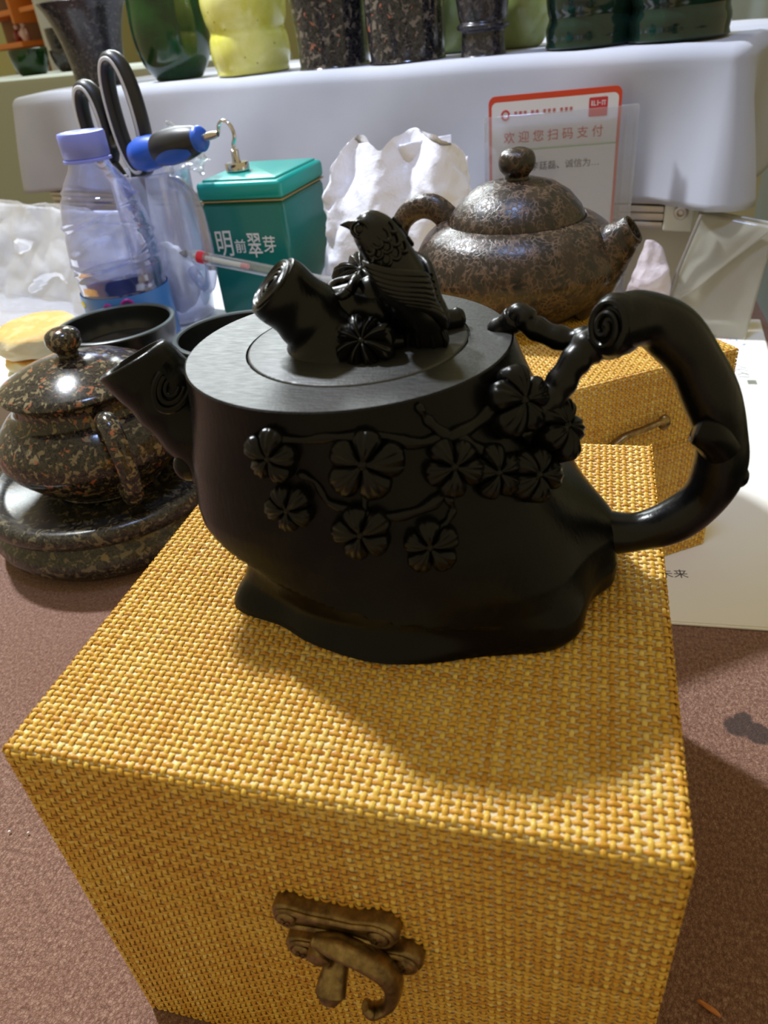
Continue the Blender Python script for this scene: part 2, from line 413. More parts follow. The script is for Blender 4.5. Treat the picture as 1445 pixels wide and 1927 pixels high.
def over_sheet(x0, x1, y0, y1, z0, z1, r, top=True):
    """front face, rounded edge, top face (a runs up the front, then back over the top)"""
    h = (z1-r)-z0; q = r*math.pi/2; D = (y1-y0)-2*r
    LA = h+q+(D if top else 0)
    def S(a, b):
        a, b = np.broadcast_arrays(a, b); P = np.zeros((len(a), 3)); N = np.zeros((len(a), 3))
        P[:, 0] = x0+b
        m = a <= h; P[m, 1] = y0; P[m, 2] = z0+a[m]; N[m, 1] = -1
        m = (a > h) & (a <= h+q); t_ = (a[m]-h)/r; P[m, 1] = y0+r-r*np.cos(t_); P[m, 2] = z1-r+r*np.sin(t_); N[m, 1] = -np.cos(t_); N[m, 2] = np.sin(t_)
        m = a > h+q; P[m, 1] = y0+r+a[m]-h-q; P[m, 2] = z1; N[m, 2] = 1
        return P, N
    return S, LA, x1-x0
def flat_sheet(o, ua, ub, nn, LA, LB):
    o, ua, ub, nn = (np.array(v, float) for v in (o, ua, ub, nn))
    def S(a, b):
        a, b = np.broadcast_arrays(a, b); return o+a[:, None]*ua+b[:, None]*ub, np.tile(nn, (len(a), 1))
    return S, LA, LB
def straw_box(root, Wd, Dp, H, lid_h, sides, pitch):
    """local frame: x along the front, y into depth, z=0 at the lid top; the box hangs down to -H"""
    g = .0004; r = .0022
    lid = MB().box(g, Wd-g, g, Dp-g, -lid_h+.0006, -g, .0015).build('lid', M['straw_core'], root)
    base = MB().box(g, Wd-g, g, Dp-g, -H, -lid_h-.0004, .0012).build('base', M['straw_core'], root)
    sh = [over_sheet(0, Wd, 0, Dp, -lid_h, 0, r)]; sb = [over_sheet(0, Wd, 0, Dp, -H, -lid_h-.0006, .0005, False)]
    if 'r' in sides:
        sh.append(flat_sheet((Wd, 0, -lid_h), (0, 0, 1), (0, 1, 0), (1, 0, 0), lid_h, Dp)); sb.append(flat_sheet((Wd, 0, -H), (0, 0, 1), (0, 1, 0), (1, 0, 0), H-lid_h-.0006, Dp))
    if 'l' in sides:
        sh.append(flat_sheet((0, Dp, -lid_h), (0, 0, 1), (0, -1, 0), (-1, 0, 0), lid_h, Dp)); sb.append(flat_sheet((0, Dp, -H), (0, 0, 1), (0, -1, 0), (-1, 0, 0), H-lid_h-.0006, Dp))
    weave('woven_straw', sh, lid, pitch); weave('woven_straw', sb, base, pitch)
    return lid, base

BX0, BX1, BY1 = -.0005, .1590, .1683
gb = thing('gift_box', 'yellow woven straw gift box with brass clasp under the black carved teapot', 'box', (BX0, .0002, 0))
straw_box(gb, BX1-BX0, BY1, -TZ-.0005, .0555, 'lr', .0019)

def extr(pts, y0, y1, bev=.0008, n=None):
    """outline in x,z extruded along y (y1 is the front, smaller y), with a bevelled front edge"""
    P = [Vector((p[0], 0, p[1])) for p in pts]; c = sum(P, Vector())/len(P)
    def ring(y, ins): return [(p+(c-p).normalized()*ins)+Vector((0, y, 0)) for p in P]
    return [ring(y0, 0), ring(y1+bev, 0), ring(y1+bev*.3, bev*.35), ring(y1, bev*1.1)]
def capsule(a, b, ra, rb, waist=0, n=10):
    """bone-like outline from a to b"""
    a = Vector(a); b = Vector(b); d = (b-a).normalized(); nrm = Vector((-d.y, d.x)); out = []
    for i in range(n+1): t_ = R(90-180*i/n); out.append(b+d*rb*math.cos(t_)+nrm*rb*math.sin(t_))
    for k in (.75, .5, .25): out.append(b.lerp(a, 1-k)-nrm*(ra+rb)/2*(1-waist))
    for i in range(n+1): t_ = R(-90-180*i/n); out.append(a+d*ra*math.cos(t_)+nrm*ra*math.sin(t_))
    for k in (.25, .5, .75): out.append(a.lerp(b, k)+nrm*(ra+rb)/2*(1-waist))
    return out
def screw(root, x, z, y, r=.0027, parent=None):
    mb = MB(); rs = []
    for rr, yy in ((r, .0006), (r, -.0004), (r*.8, -.0010), (r*.35, -.0013)):
        rs.append([(x+rr*math.cos(a), y+yy, z+rr*math.sin(a)) for a in (2*math.pi*j/18 for j in range(18))])
    mb.rings(rs, True, False, True)
    for ang in (20, 110):
        c, s = math.cos(R(ang)), math.sin(R(ang)); l, wd = r*.55, r*.13
        q = [(x+c*l*i-s*wd*k, y-.0015, z+s*l*i+c*wd*k) for i, k in ((-1, -1), (1, -1), (1, 1), (-1, 1))]
        mb.add(q+[(p[0], p[1]+.0008, p[2]) for p in q], [(0, 1, 2, 3), (0, 4, 5, 1), (1, 5, 6, 2), (2, 6, 7, 3), (3, 7, 4, 0)])
    return mb.build('screw', M['brass'], parent or root)
cx0 = -BX0      # clasp coordinates are world x; the box root is at BX0
def sh2(p): return [(a+cx0, b) for a, b in p]
mb = MB(); mb.rings(extr(sh2(capsule((.0685, -.0445), (.0930, -.0445), .0042, .0048, .28)), 0, -.0044, .0012), True, True, True)
pl = mb.build('clasp_plate', M['brass'], gb, sharp=50)
def rim(pts, y, parent, k=.90):
    c = sum((Vector((p[0], p[1])) for p in pts), Vector((0, 0)))/len(pts); mb = MB(); P = [(c.x+(p[0]-c.x)*k, y, c.y+(p[1]-c.y)*k*.93) for p in pts]; mb.tube(P+P[:2], .0007, 8, False); mb.build('raised_rim', M['brass'], parent)
rim(sh2(capsule((.0685, -.0445), (.0930, -.0445), .0042, .0048, .28)), -.0046, pl)
screw(gb, .0685+cx0, -.0448, -.0044, parent=pl); screw(gb, .0925+cx0, -.0450, -.0044, parent=pl)
mb = MB(); mb.rings(extr(sh2(capsule((.0695, -.0605), (.0985, -.0560), .0042, .0044, .1)), 0, -.0042, .001), True, True, True)
pl2 = mb.build('keeper_plate', M['brass'], gb, sharp=50)
rim(sh2(capsule((.0695, -.0605), (.0985, -.0560), .0042, .0044, .1)), -.0044, pl2)
screw(gb, .0700+cx0, -.0608, -.0042, parent=pl2); screw(gb, .0985+cx0, -.0560, -.0042, parent=pl2)
mb = MB(); mb.tube([(.0815+cx0, -.003, -.0565), (.0812+cx0, -.0065, -.0575), (.0808+cx0, -.0095, -.0590), (.0806+cx0, -.0125, -.0612), (.0805+cx0, -.0140, -.0628)], [.0034, .0031, .0036, .0040, .0022], 20)
mb.build('keeper_post', M['brass'], pl2)
mb = MB(); hp = crv([(.0765, -.0062, -.0480), (.0835, -.0075, -.0470), (.0900, -.0078, -.0495), (.0945, -.0075, -.0545), (.0958, -.0072, -.0610), (.0945, -.0075, -.0690), (.0925, -.0085, -.0725), (.0895, -.0095, -.0735), (.0880, -.0100, -.0705)], 44)
hr = [itp(i/43, [(0, .0022), (.1, .0033), (.35, .0036), (.5, .0040), (.62, .0032), (.75, .0024), (.88, .0027), (.96, .0027), (1, .0014)]) for i in range(44)]
mb.tube([(p[0]+cx0, p[1], p[2]) for p in hp], hr, 16, True, .62, up=(0, -1, 0))
hk = mb.build('hook_arm', M['brass'], gb)
mb = MB(); mb.tube([(.0778+cx0, -.006, -.0515), (.0778+cx0, -.0098, -.0518), (.0778+cx0, -.0104, -.0518)], [.0033, .0030, .0012], 18); mb.build('rivet', M['brass'], hk)

# rear gift box, turned, standing on the papers
rb = thing('gift_box', 'second woven straw gift box, behind the carved teapot handle', 'box', (.2085-.16*.829, .2985-.16*.559, -.0145), math.atan2(.559, .829))
straw_box(rb, .16, .19, .1232, .047, 'rl', .0020)
mb = MB(); a = crv([(.074, -.0050, -.050), (.0795, -.0055, -.0385), (.090, -.0058, -.0300), (.103, -.0060, -.0280), (.112, -.0065, -.0262)], 30)
mb.tube(a, [itp(i/29, [(0, .0020), (.3, .0032), (.6, .0022), (1, .0022)]) for i in range(30)], 14, True, .6, up=(0, -1, 0)); mb.ellipsoid((.1135, -.0068, -.0268), .0033, .003, .0042, 16, 10)
mb.build('hook_arm', M['brass'], rb)
mb = MB(); mb.rings(extr(capsule((.078, -.052), (.100, -.050), .004, .004, .1), 0, -.004, .001), True, True, True); mb.build('keeper_plate', M['brass'], rb, sharp=50)
mb = MB(); mb.tube([(.086, -.003, -.046), (.086, -.009, -.047), (.086, -.013, -.048)], [.003, .0035, .0018], 16); mb.build('keeper_post', M['brass'], rb)

# ------------------------------------------------------------------ the black carved teapot
LX = [(.0705, .0292), (.060, .0288), (.046, .0278), (.034, .0285), (.0186, .0330), (.012, .0352), (.004, .0362), (0, .037)]
RX = [(.0705, .1152), (.064, .1178), (.05, .1240), (.037, .1290), (.028, .1335), (.018, .1385), (.008, .1410), (.003, .140), (0, .136)]
FY = [(.0705, .0470), (.05, .0465), (.03, .0460), (.012, .0460), (0, .0440)]
BY = [(.0705, .1310), (.03, .1310), (0, .1320)]
ZC = [(150, .020), (180, .022), (200, .0275), (220, .0285), (240, .0245), (261, .0170), (285, .0115), (310, .009)]
def body_pt(deg, z, out=0):
    lx, rx, fy, by = (itp(z, k) for k in (LX, RX, FY, BY))
    cx, cy, a, b = (lx+rx)/2, (fy+by)/2, (rx-lx)/2, (by-fy)/2
    n = 2.0+.5*sst(.07, .03, z)
    t_ = R(deg); ct, st = math.cos(t_), math.sin(t_); r = 1/(abs(ct)**n+abs(st)**n)**(1/n)
    zc = itp(deg % 360, ZC); f = sst(130, 165, deg % 360)*(1-sst(270, 308, deg % 360)); s = .0042*f
    off = s*(sst(-.0004, .0011, z-zc)*math.exp(-max(0, z-zc)/.02))-.0030*f*(1-sst(-.001, .0006, z-zc))*sst(0, .008, z)
    lo = math.exp(-(z/.011)**2)
    off += lo*(.0065*gs(deg-212, 11)+.004*gs(deg-321, 10)+.005*gs(deg-352, 9)+.004*gs(deg-60, 14)+.005*gs(deg-125, 14)-.0015*gs(deg-232, 9)+.0012*gs(deg-268, 14)-.001*gs(deg-298, 10))
    off += .0008*math.exp(-(z/.03)**2)*math.sin(R(deg*7+z*4000))*.5+out+.0055*gs(deg-0, 15)*math.exp(-((z-.018)/.010)**2)
    return Vector((cx+a*r*ct+off*ct, cy+b*r*st+off*st, z))
def body_n(deg, z):
    a = body_pt(deg+1, z)-body_pt(deg-1, z); b = body_pt(deg, min(z+.001, .0705))-body_pt(deg, z-.001); return a.cross(b).normalized()
TP = wroot('teapot', 'black carved teapot with plum blossoms and a bird on its lid', 'teapot', (.085, .087, 0.0004))
LC = Vector((.0745, .0895, 0)); LR = .0292; ZT = .0705
SEG = 180; mb = MB(); rs = []
for i in range(104):
    z = .0705*i/103; rs.append([body_pt(360*j/SEG, z)+Vector((0, 0, .0005 if i == 0 else 0)) for j in range(SEG)])
mb.rings(rs, True, True, False)
bev = [body_pt(360*j/SEG, ZT, -.0005)+Vector((0, 0, .0003)) for j in range(SEG)]
mb.rings([rs[-1], bev])
mb.cur = 1
def lidring(r, z): return [Vector((LC.x+r*math.cos(R(360*j/SEG)), LC.y+r*math.sin(R(360*j/SEG)), z)) for j in range(SEG)]
inner = lidring(LR+.0004, ZT+.0003)
mb.rings([bev, [a.lerp(b, .5) for a, b in zip(bev, inner)], inner]); mb.cur = 0
mb.rings([inner, lidring(LR+.0004, ZT-.0018), lidring(LR*.8, ZT-.0018)], True, False, False)
body = mb.build('body', [M['ebony'], M['ebony_top']], TP, sharp=45)

def flower(R0, H, thick, npet=5, seg=120, rings=9, seed=0, stria=1.0, boss=.16):
    """carved blossom: lobed petals with radial grooves; local z is outward"""
    rd = random.Random(seed); ph = rd.random()*6; mb = MB(); rs = []
    pv = [1+rd.uniform(-.10, .10) for _ in range(npet)]
    for i in range(rings+1):
        u = .12+.88*i/rings; ring = []
        for j in range(seg):
            t_ = 2*math.pi*j/seg; pt = t_*npet/(2*math.pi); loc = (pt % 1)-.5; k = int(pt) % npet
            lobe = max(0.0, 1-(2*abs(loc))**2.4)
            re = R0*pv[k]*(.62+.38*lobe**.5)
            h = H*(.30+.70*math.sin(math.pi*min(1, u*.92+.10))**.8)*(.30+.70*lobe**.5)
            h += H*.13*stria*math.cos(loc*2*math.pi*4)*u*lobe
            if u > .95: h *= .55
            ring.append((re*u*math.cos(t_+ph), re*u*math.sin(t_+ph), h))
        rs.append(ring)
    last = rs[-1]
    rs.append([(x*1.0, y*1.0, -thick*.4) for x, y, h in last]); rs.append([(x*.82, y*.82, -thick) for x, y, h in last])
    mb.rings(rs, True, True, True)
    mb.ellipsoid((0, 0, H*.42), R0*boss, R0*boss, H*.42, 14, 8)
    return mb
def orient(n, p, spin=0):
    return Matrix.Translation(p) @ Vector(n).to_track_quat('Z', 'Y').to_matrix().to_4x4() @ Matrix.Rotation(spin, 4, 'Z')
FL = [(259, .0600, .0066, 1), (285, .0588, .0086, 2), (308, .0545, .0072, 3), (260, .0469, .0066, 4), (278, .0413, .0068, 5), (294, .0371, .0070, 6),
      (337, .0615, .0088, 7), (349, .0500, .0084, 8), (330, .0455, .0074, 9), (319, .0500, .0066, 10)]
for dg, z, r0, sd in FL:
    n_ = body_n(dg, z); n_ = (n_*.8+Vector((.0, -.25, .12))).normalized()
    lift = {7: .005, 8: .0065, 9: .0035}.get(sd, .0018)
    mb = flower(r0, .0026, .0046+lift*.6, seed=sd); mb.xf(orient(n_, body_pt(dg, z)+n_*lift)); mb.build('plum_blossom', M['ebony_flower'], TP, sharp=50)
def vine(pl, r0, r1, n=40, seg=10):
    P = crv([(a, b*1000, 0) for a, b in pl], n); pts = []
    for i, p in enumerate(P):
        pts.append(body_pt(p[0], p[1]/1000, .0002+.0004*math.sin(i*.7)))
    MB_ = MB(); MB_.tube(pts, [r0+(r1-r0)*i/(n-1)+.00025*math.sin(i*1.1) for i in range(n)], seg)
    return MB_.build('branch', M['ebony_flower'], TP)
vine([(259, .0644), (271, .0644), (280, .0651), (291, .0644), (300, .0616), (307, .0609), (313, .0609), (324, .0616), (331, .0637)], .0009, .0020)
vine([(265, .056), (269, .0539), (271, .049), (277, .0469), (282, .0455), (290, .0448), (298, .0469), (304, .0497), (309, .0539)], .0007, .0017)
vine([(306, .0695), (307, .0658), (310, .0616)], .0008, .0016, 14); vine([(283, .0546), (282, .0504), (280, .0462)], .0008, .0010, 14)
vine([(303, .0483), (303, .0441), (298, .0406)], .0010, .0010, 14); vine([(313, .0609), (318, .056), (322, .051), (330, .047)], .0018, .0016, 20)
vine([(331, .0637), (338, .060), (346, .055)], .0025, .0034, 18)

# handle: a bent bough with a sawn swirl end and two twigs
hpts = crv([(.1385, .0825, .0770), (.1445, .0870, .0772), (.1505, .0895, .0742), (.1566, .090, .0678), (.1620, .090, .0588), (.1664, .090, .0480), (.1682, .090, .0375), (.1658, .090, .0272), (.1592, .0895, .0195), (.1500, .089, .0152), (.1400, .088, .0150), (.1310, .087, .0175), (.124, .087, .020)], 90)
hr = [itp(i/89, [(0, .0060), (.06, .0064), (.18, .0066), (.3, .0066), (.42, .0065), (.55, .0063), (.66, .0059), (.76, .0056), (.84, .0063), (.90, .0084), (.95, .0110), (1, .0120)])*(1+.035*math.sin(i*.45)) for i in range(90)]
mb = MB(); mb.tube(hpts, hr, 28)
hd = mb.build('handle', M['ebony_polish'], TP, sharp=50)
e0 = Vector(hpts[0]); ed = (e0-Vector(hpts[4])).normalized(); ed = (ed*.5+Vector((-.45, -.75, .30))).normalized()
def spiral_end(c, nrm, r0, turns=2.2, rad=.0009, n=70):
    Mx = orient(nrm, c); pts = []
    for i in range(n):
        u = i/(n-1); a = u*turns*2*math.pi; rr = r0*(1-.86*u); pts.append(Mx @ Vector((rr*math.cos(a)*.86, rr*math.sin(a)*1.06, .0012*u)))
    mb = MB(); mb.tube(pts, [rad*(1-.15*i/n) for i in range(n)], 8); return mb
mb = spiral_end(e0+ed*.0022, ed, .0058); rs = []
Mx = orient(ed, e0+ed*.0002)
for rr, zz in ((.0066, -.005), (.0070, .0), (.0060, .0018), (.0035, .0022), (.0012, .0026)): rs.append([Mx @ Vector((rr*math.cos(R(15*j))*.88, rr*math.sin(R(15*j))*1.08, zz)) for j in range(24)])
mb.rings(rs, True, True, True); mb.build('sawn_end', M['ebony_polish'], hd)
mb = MB(); mb.tube(crv([(.1670, .0875, .044), (.1640, .0852, .0480), (.1612, .0842, .0500), (.1598, .0842, .0506)], 16), [itp(i/15, [(0, .0050), (.5, .0045), (.85, .0037), (1, .0018)]) for i in range(16)], 16); mb.build('knot', M['ebony'], hd)
mb = MB(); mb.ellipsoid((.1732, .089, .0345), .0022, .0026, .0030, 12, 8); mb.build('knot', M['ebony'], hd)
mb = MB(); mb.tube(crv([(.110, .099, .0690), (.1150, .0975, .0735), (.1165, .0965, .0752), (.1195, .0955, .0722), (.127, .0935, .0697), (.1345, .0915, .0700), (.1400, .0895, .0715)], 40), [itp(i/39, [(0, .0036), (.2, .0034), (.3, .0026), (.4, .0030), (.7, .0030), (1, .0048)])*(1+.08*math.sin(i*1.3)) for i in range(40)], 14); mb.build('twig', M['ebony_polish'], hd)
mb = MB(); mb.tube(crv([(.1170, .0720, .0540), (.1215, .0765, .0575), (.1262, .0805, .0612), (.1300, .083, .0672), (.1338, .0860, .0706), (.1400, .0885, .0725)], 40), [itp(i/39, [(0, .0046), (.3, .0040), (.6, .0036), (1, .0052)])*(1+.06*math.sin(i*1.1)) for i in range(40)], 16); mb.build('twig', M['ebony_polish'], hd)

# spout: a hollow branch cut at a slant
sp = crv([(.0400, .085, .0300), (.0330, .0840, .0390), (.0262, .0830, .0480), (.0200, .0820, .0565), (.0150, .0812, .0635)], 30)
sr = [itp(i/29, [(0, .0185), (.2, .0150), (.45, .0128), (.75, .0116), (1, .0108)])*(1+.02*math.sin(i*.9)) for i in range(30)]
axis = Vector(sp[-1]-sp[-3]).normalized(); a_ = Vector((0, 1, 0)); a_ = (a_-axis*a_.dot(axis)).normalized(); b_ = axis.cross(a_)
pc = Vector((.0113, .0805, .0690)); pn = Vector((-.40, -.01, .90)).normalized()
mb = MB(); SG = 32; mb.tube(sp, sr, SG, False, 1.0, up=a_)
base_ring = [Vector(p) for p in mb.v[-SG:]]
def cutring(k, drop=0):
    out = []
    for p in base_ring:
        c = Vector(sp[-1]); p2 = c+(p-c)*k; t_ = (pc-p2).dot(pn)/axis.dot(pn); out.append(p2+axis*(t_-drop))
    return out
mb.rings([base_ring, [p.lerp(q, .5) for p, q in zip(base_ring, cutring(.97))], cutring(.95, .0006), cutring(.90), cutring(.80), cutring(.74, .001), cutring(.66, .012)], True, False, True)
so = mb.build('spout', M['ebony'], TP, sharp=50)
for k, (rr, ln) in enumerate(((.0062, .0052), (.0043, .0036), (.0024, .0020))):
    mb = MB(); base = Vector((.0268, .0728, .0640)); nrm = Vector((.35, -.80, .48)).normalized(); Mx = orient(nrm, base+nrm*(.0002*k), R(-35)); pts = []
    for i in range(26):
        a = R(-200+220*i/25); pts.append(Mx @ Vector((rr*.72*math.cos(a), ln*1.25*math.sin(a), .0004)))
    mb.tube(pts, [.0010-.0002*k]*26, 8); mb.build('knot_ridge', M['ebony'], so)
mb = MB(); mb.ellipsoid((.0235, .0745, .0385), .0042, .0036, .0046, 14, 10); mb.build('knot', M['ebony'], so)

# lid and what is carved on it
mb = MB(); rs = []
for rr, zz in ((LR*.7, ZT-.0016), (LR-.0002, ZT-.0014), (LR, ZT+.0000), (LR-.0002, ZT+.0004), (LR-.0007, ZT+.0006), (LR*.5, ZT+.0006), (.001, ZT+.0006)): rs.append(lidring(rr, zz))
mb.rings(rs, True, True, True); lid = mb.build('lid', M['ebony_top'], TP, sharp=45)
def sub(mb, name, sharp=45): return mb.build(name, M['ebony_polish'], lid, sharp=sharp)
stp = crv([(.0672, .0862, .0700), (.0670, .0860, .0722), (.0660, .0855, .0755), (.0638, .0845, .0795), (.0608, .0830, .0835), (.0576, .0812, .0876), (.0568, .0808, .0886)], 34)
mb = MB(); mb.tube(stp, [itp(i/33, [(0, .0215), (.06, .0168), (.13, .0138), (.25, .0112), (.42, .0094), (.6, .0086), (.93, .0084), (.97, .0080), (1, .0072)])*(1+.02*math.sin(i*.8)) for i in range(34)], 36)
sub(mb, 'stump')
sd = Vector(stp[-1]-stp[-6]).normalized(); Mx = orient(sd, Vector(stp[-1]))
mb = MB()
for q, rr in enumerate((.0076, .0062, .0048, .0034, .0019)):
    pts = [Mx @ Vector((rr*(1+.10*math.sin(3*a+q))*math.cos(a), rr*(.94+.08*math.cos(2*a+q))*math.sin(a), .0001)) for a in (2*math.pi*i/40 for i in range(41))]
    mb.tube(pts, .00055, 6)
sub(mb, 'growth_rings')
# bough with knot hole, running under the bird
mb = MB(); mb.tube(crv([(.0660, .087, .0790), (.0720, .0890, .0800), (.0780, .0905, .0790), (.0840, .0925, .0765), (.0900, .095, .0742), (.0975, .0985, .0730), (.1010, .1005, .0732)], 40), [itp(i/39, [(0, .0060), (.2, .0056), (.4, .0058), (.55, .0046), (.8, .0030), (.96, .0026), (1, .0020)])*(1+.07*math.sin(i*.9)) for i in range(40)], 16)
mb.tube(crv([(.0700, .082, .0745), (.0760, .0800, .0755), (.0820, .0810, .0735), (.0880, .0840, .0728)], 24), [itp(i/23, [(0, .0042), (.4, .0030), (1, .0016)]) for i in range(24)], 12)
for k in range(3): mb.tube(crv([(.0745, .0790-.0012*k, .0738-.0006*k), (.0800, .0795-.0016*k, .0744-.0010*k), (.0850, .0820-.0016*k, .0728-.0006*k)], 14), .0007, 8)
sub(mb, 'bough')
Mx = orient((-.35, -.25, 1), Vector((.0725, .0895, .0850)))
mb = MB(); pts = [Mx @ Vector((.0042*math.cos(a), .0036*math.sin(a), .0006*math.sin(2*a))) for a in (2*math.pi*i/28 for i in range(29))]; mb.tube(pts, .0013, 10)
mb.tube([Mx @ Vector((0, 0, -.007)), Mx @ Vector((0, 0, -.0012)), Mx @ Vector((0, 0, -.0010))], [.0050, .0040, .001], 24)
sub(mb, 'knot_hole')
mb = MB(); mb.ellipsoid((.0795, .0915, .0820), .0048, .0045, .0052, 18, 12); mb.ellipsoid((.0828, .0900, .0800), .003, .003, .004, 14, 10); sub(mb, 'knot')
mb = flower(.0098, .0032, .0060, 7, seed=21); mb.xf(orient((-.15, -.35, .92), Vector((.0745, .1010, .0845)))); sub(mb, 'plum_blossom', 50)
mb = flower(.0072, .0028, .0078, 8, seed=23, stria=1.6, boss=.15); mb.xf(orient((-.02, -.78, .58), Vector((.0800, .0770, .0752)))); mb.build('plum_blossom', M['ebony_bird'], lid, sharp=50)
mb = MB(); mb.tube(crv([(.0835, .0790, .0790), (.0858, .0775, .0770), (.0862, .0770, .0740), (.0850, .0775, .0715)], 18), [itp(i/17, [(0, .0008), (.4, .0017), (1, .0010)]) for i in range(18)], 10, True, .5); sub(mb, 'leaf')

# the bird
BS = [(.0750, .1010, .0002, .0002), (.0772, .1010, .0011, .0009), (.0786, .1006, .0020, .0017), (.0797, .1002, .0036, .0032), (.0812, .0997, .0047, .0043), (.0832, .0985, .0053, .0050), (.0850, .0962, .0056, .0054),
      (.0862, .0932, .0060, .0062), (.0875, .0898, .0066, .0072), (.0889, .0864, .0067, .0074), (.0905, .0832, .0060, .0066), (.0921, .0802, .0050, .0052), (.0936, .0776, .0046, .0040), (.0940, .0750, .0047, .0028), (.0942, .0722, .0053, .0020), (.0942, .0706, .0046, .0012)]
BYC = .0850
bc = crv([(s[0], 0, s[1]) for s in BS], 91); ba = crv([(s[2], s[3], 0) for s in BS], 91)
def bird_pt(u, ph, out=0):
    """u 0..1 along the spine, ph degrees: 0 = back, 90 = side facing the camera, 180 = breast"""
    f = u*90; i = min(int(f), 89); k = f-i
    c = Vector(bc[i]).lerp(Vector(bc[i+1]), k); a = ba[i][0]*(1-k)+ba[i+1][0]*k; b = ba[i][1]*(1-k)+ba[i+1][1]*k
    i0, i1 = max(0, i-4), min(90, i+5); tg = Vector(bc[i1]-bc[i0]).normalized(); nr = Vector((-tg.z, 0, tg.x))   # towards the back
    if nr.x < 0 and u > .3: nr = -nr
    if u <= .3 and nr.z < 0: nr = -nr
    p = R(ph); q = c+nr*(max(a, 1e-4)+out)*math.cos(p)+Vector((0, -1, 0))*(max(b, 1e-4)+out)*math.sin(p)
    return Vector((q.x, q.y+BYC, q.z))
mb = MB(); mb.rings([[bird_pt(i/90, 360*j/32) for j in range(32)] for i in range(91)], True, True, True)
for sgn in (1, -1):
    # eye, brow and beak line
    e = bird_pt(.245, 78*sgn, -.0004); mb.ellipsoid(e, .0013, .0010, .0013, 12, 8)
    ring = [e+Vector((.0020*math.cos(a), -.0004*sgn, .0018*math.sin(a))) for a in (2*math.pi*i/20 for i in range(21))]; mb.tube(ring, .0005, 6)
    # small overlapping shoulder feathers
    for row in range(3):
        for k in range(4):
            uu = .345+.040*row+.006*k; pc_ = (30+24*k+(12 if row % 2 else 0)); pts = []
            for i in range(11):
                a = R(-90+180*i/10); pts.append(bird_pt(uu+.040*math.cos(a), (pc_+13*math.sin(a))*sgn, .0003))
            mb.tube(pts, [itp(i/10, [(0, .0003), (.5, .00062), (1, .0003)]) for i in range(11)], 6)
    # long flight feathers
    for k in range(8):
        pts = [bird_pt(.415+.030*k+min(.87-.415-.030*k, .205+.004*k)*(i/17)**1.15, (140-7*k-(132-7*k)*i/17)*sgn, .0007+.0006*math.sin(math.pi*i/17)) for i in range(18)]
        mb.tube(pts, [itp(i/17, [(0, .0004), (.15, .0010), (.85, .0012), (1, .0006)]) for i in range(18)], 8)
    # tail feathers
    for k in range(4):
        pts = [bird_pt(.865+.128*i/9, (25+43*k)*sgn, .0002) for i in range(10)]; mb.tube(pts, [.0006]*9+[.0003], 6)
    for lx in (.0868,): mb.tube([(lx, BYC-.0035*sgn, .0850), (lx+.001, BYC-.0035*sgn+.003, .0795), (lx-.001, BYC-.0030*sgn+.004, .0770)], [.0022, .0014, .0010], 10)
mb.build('bird', M['ebony_bird'], lid, sharp=60)

# ------------------------------------------------------------------ display case, white cloth
dcase = thing('display_case', 'aluminium framed display case hidden under the white cloth', 'display case', Q0, BKROT)
CS0, CS1 = -.375, .585
M['case_panel'] = plain('cream_case_panel', (.55, .52, .42), .6)
MB().box(CS0, CS1, .035, .39, TZ+.0006, .098, .004).build('case_body', M['case_panel'], dcase)
mb = MB()
for z0, z1, y in ((-.0290, -.0245, .014), (-.0360, -.0300, .012), (-.0440, -.0370, .014), (-.0500, -.0450, .013)): mb.box(CS0, .549, y, .0345, z0, z1, .0012)
mb.build('frame_rail', M['alu'], dcase)
mb = MB(); mb.box(.550, .577, .009, .034, -.0520, -.0215, .0018); br = mb.build('corner_bracket', M['white_plastic'], dcase)
mb = MB(); rs = []
for rr, yy in ((.0066, .010), (.0066, .0075), (.0052, .0065), (.0035, .0068), (.0022, .0085)): rs.append([(.5655+rr*math.cos(R(15*j)), yy, -.0345+rr*math.sin(R(15*j))) for j in range(24)])
mb.rings(rs, True, True, True); mb.build('screw', M['alu'], br)
# white cloth: flat top, rolled edge, drape with corner folds
cloth = thing('white_cloth', 'white cloth draped over the display case below the stone cups', 'cloth', Q0, BKROT)
def plan(u):
    """rounded rectangle outline of the case top, u 0..1 counter-clockwise from the front left"""
    x0, x1, y0, y1, r = CS0-.012, CS1+.022, -.002, .40, .016
    segs = [((x0+r, y0), (x1-r, y0)), ((x1-r, y0+r), -90), ((x1, y0+r), (x1, y1-r)), ((x1-r, y1-r), 0), ((x1-r, y1), (x0+r, y1)), ((x0+r, y1-r), 90), ((x0, y1-r), (x0, y0+r)), ((x0+r, y0+r), 180)]
    return segs, r
def plan_pts():
    segs, r = plan(0); out = []
    for sg in segs:
        if isinstance(sg[1], tuple):
            a, b = Vector(sg[0]), Vector(sg[1]); L = (b-a).length; n = max(4, int(L/.008)); d = (b-a).normalized()
            for i in range(n): out.append((a.lerp(b, i/n), Vector((d.y, -d.x)), 0.0))
        else:
            c = Vector(sg[0]); n = 12
            for i in range(n): a = R(sg[1]+90*i/n); out.append((c+Vector((math.cos(a), math.sin(a)))*r, Vector((math.cos(a), math.sin(a))), math.sin(math.pi*i/n)))
    return out
PP = plan_pts(); ZTOP = .1025; HEM = -.026; er = .013
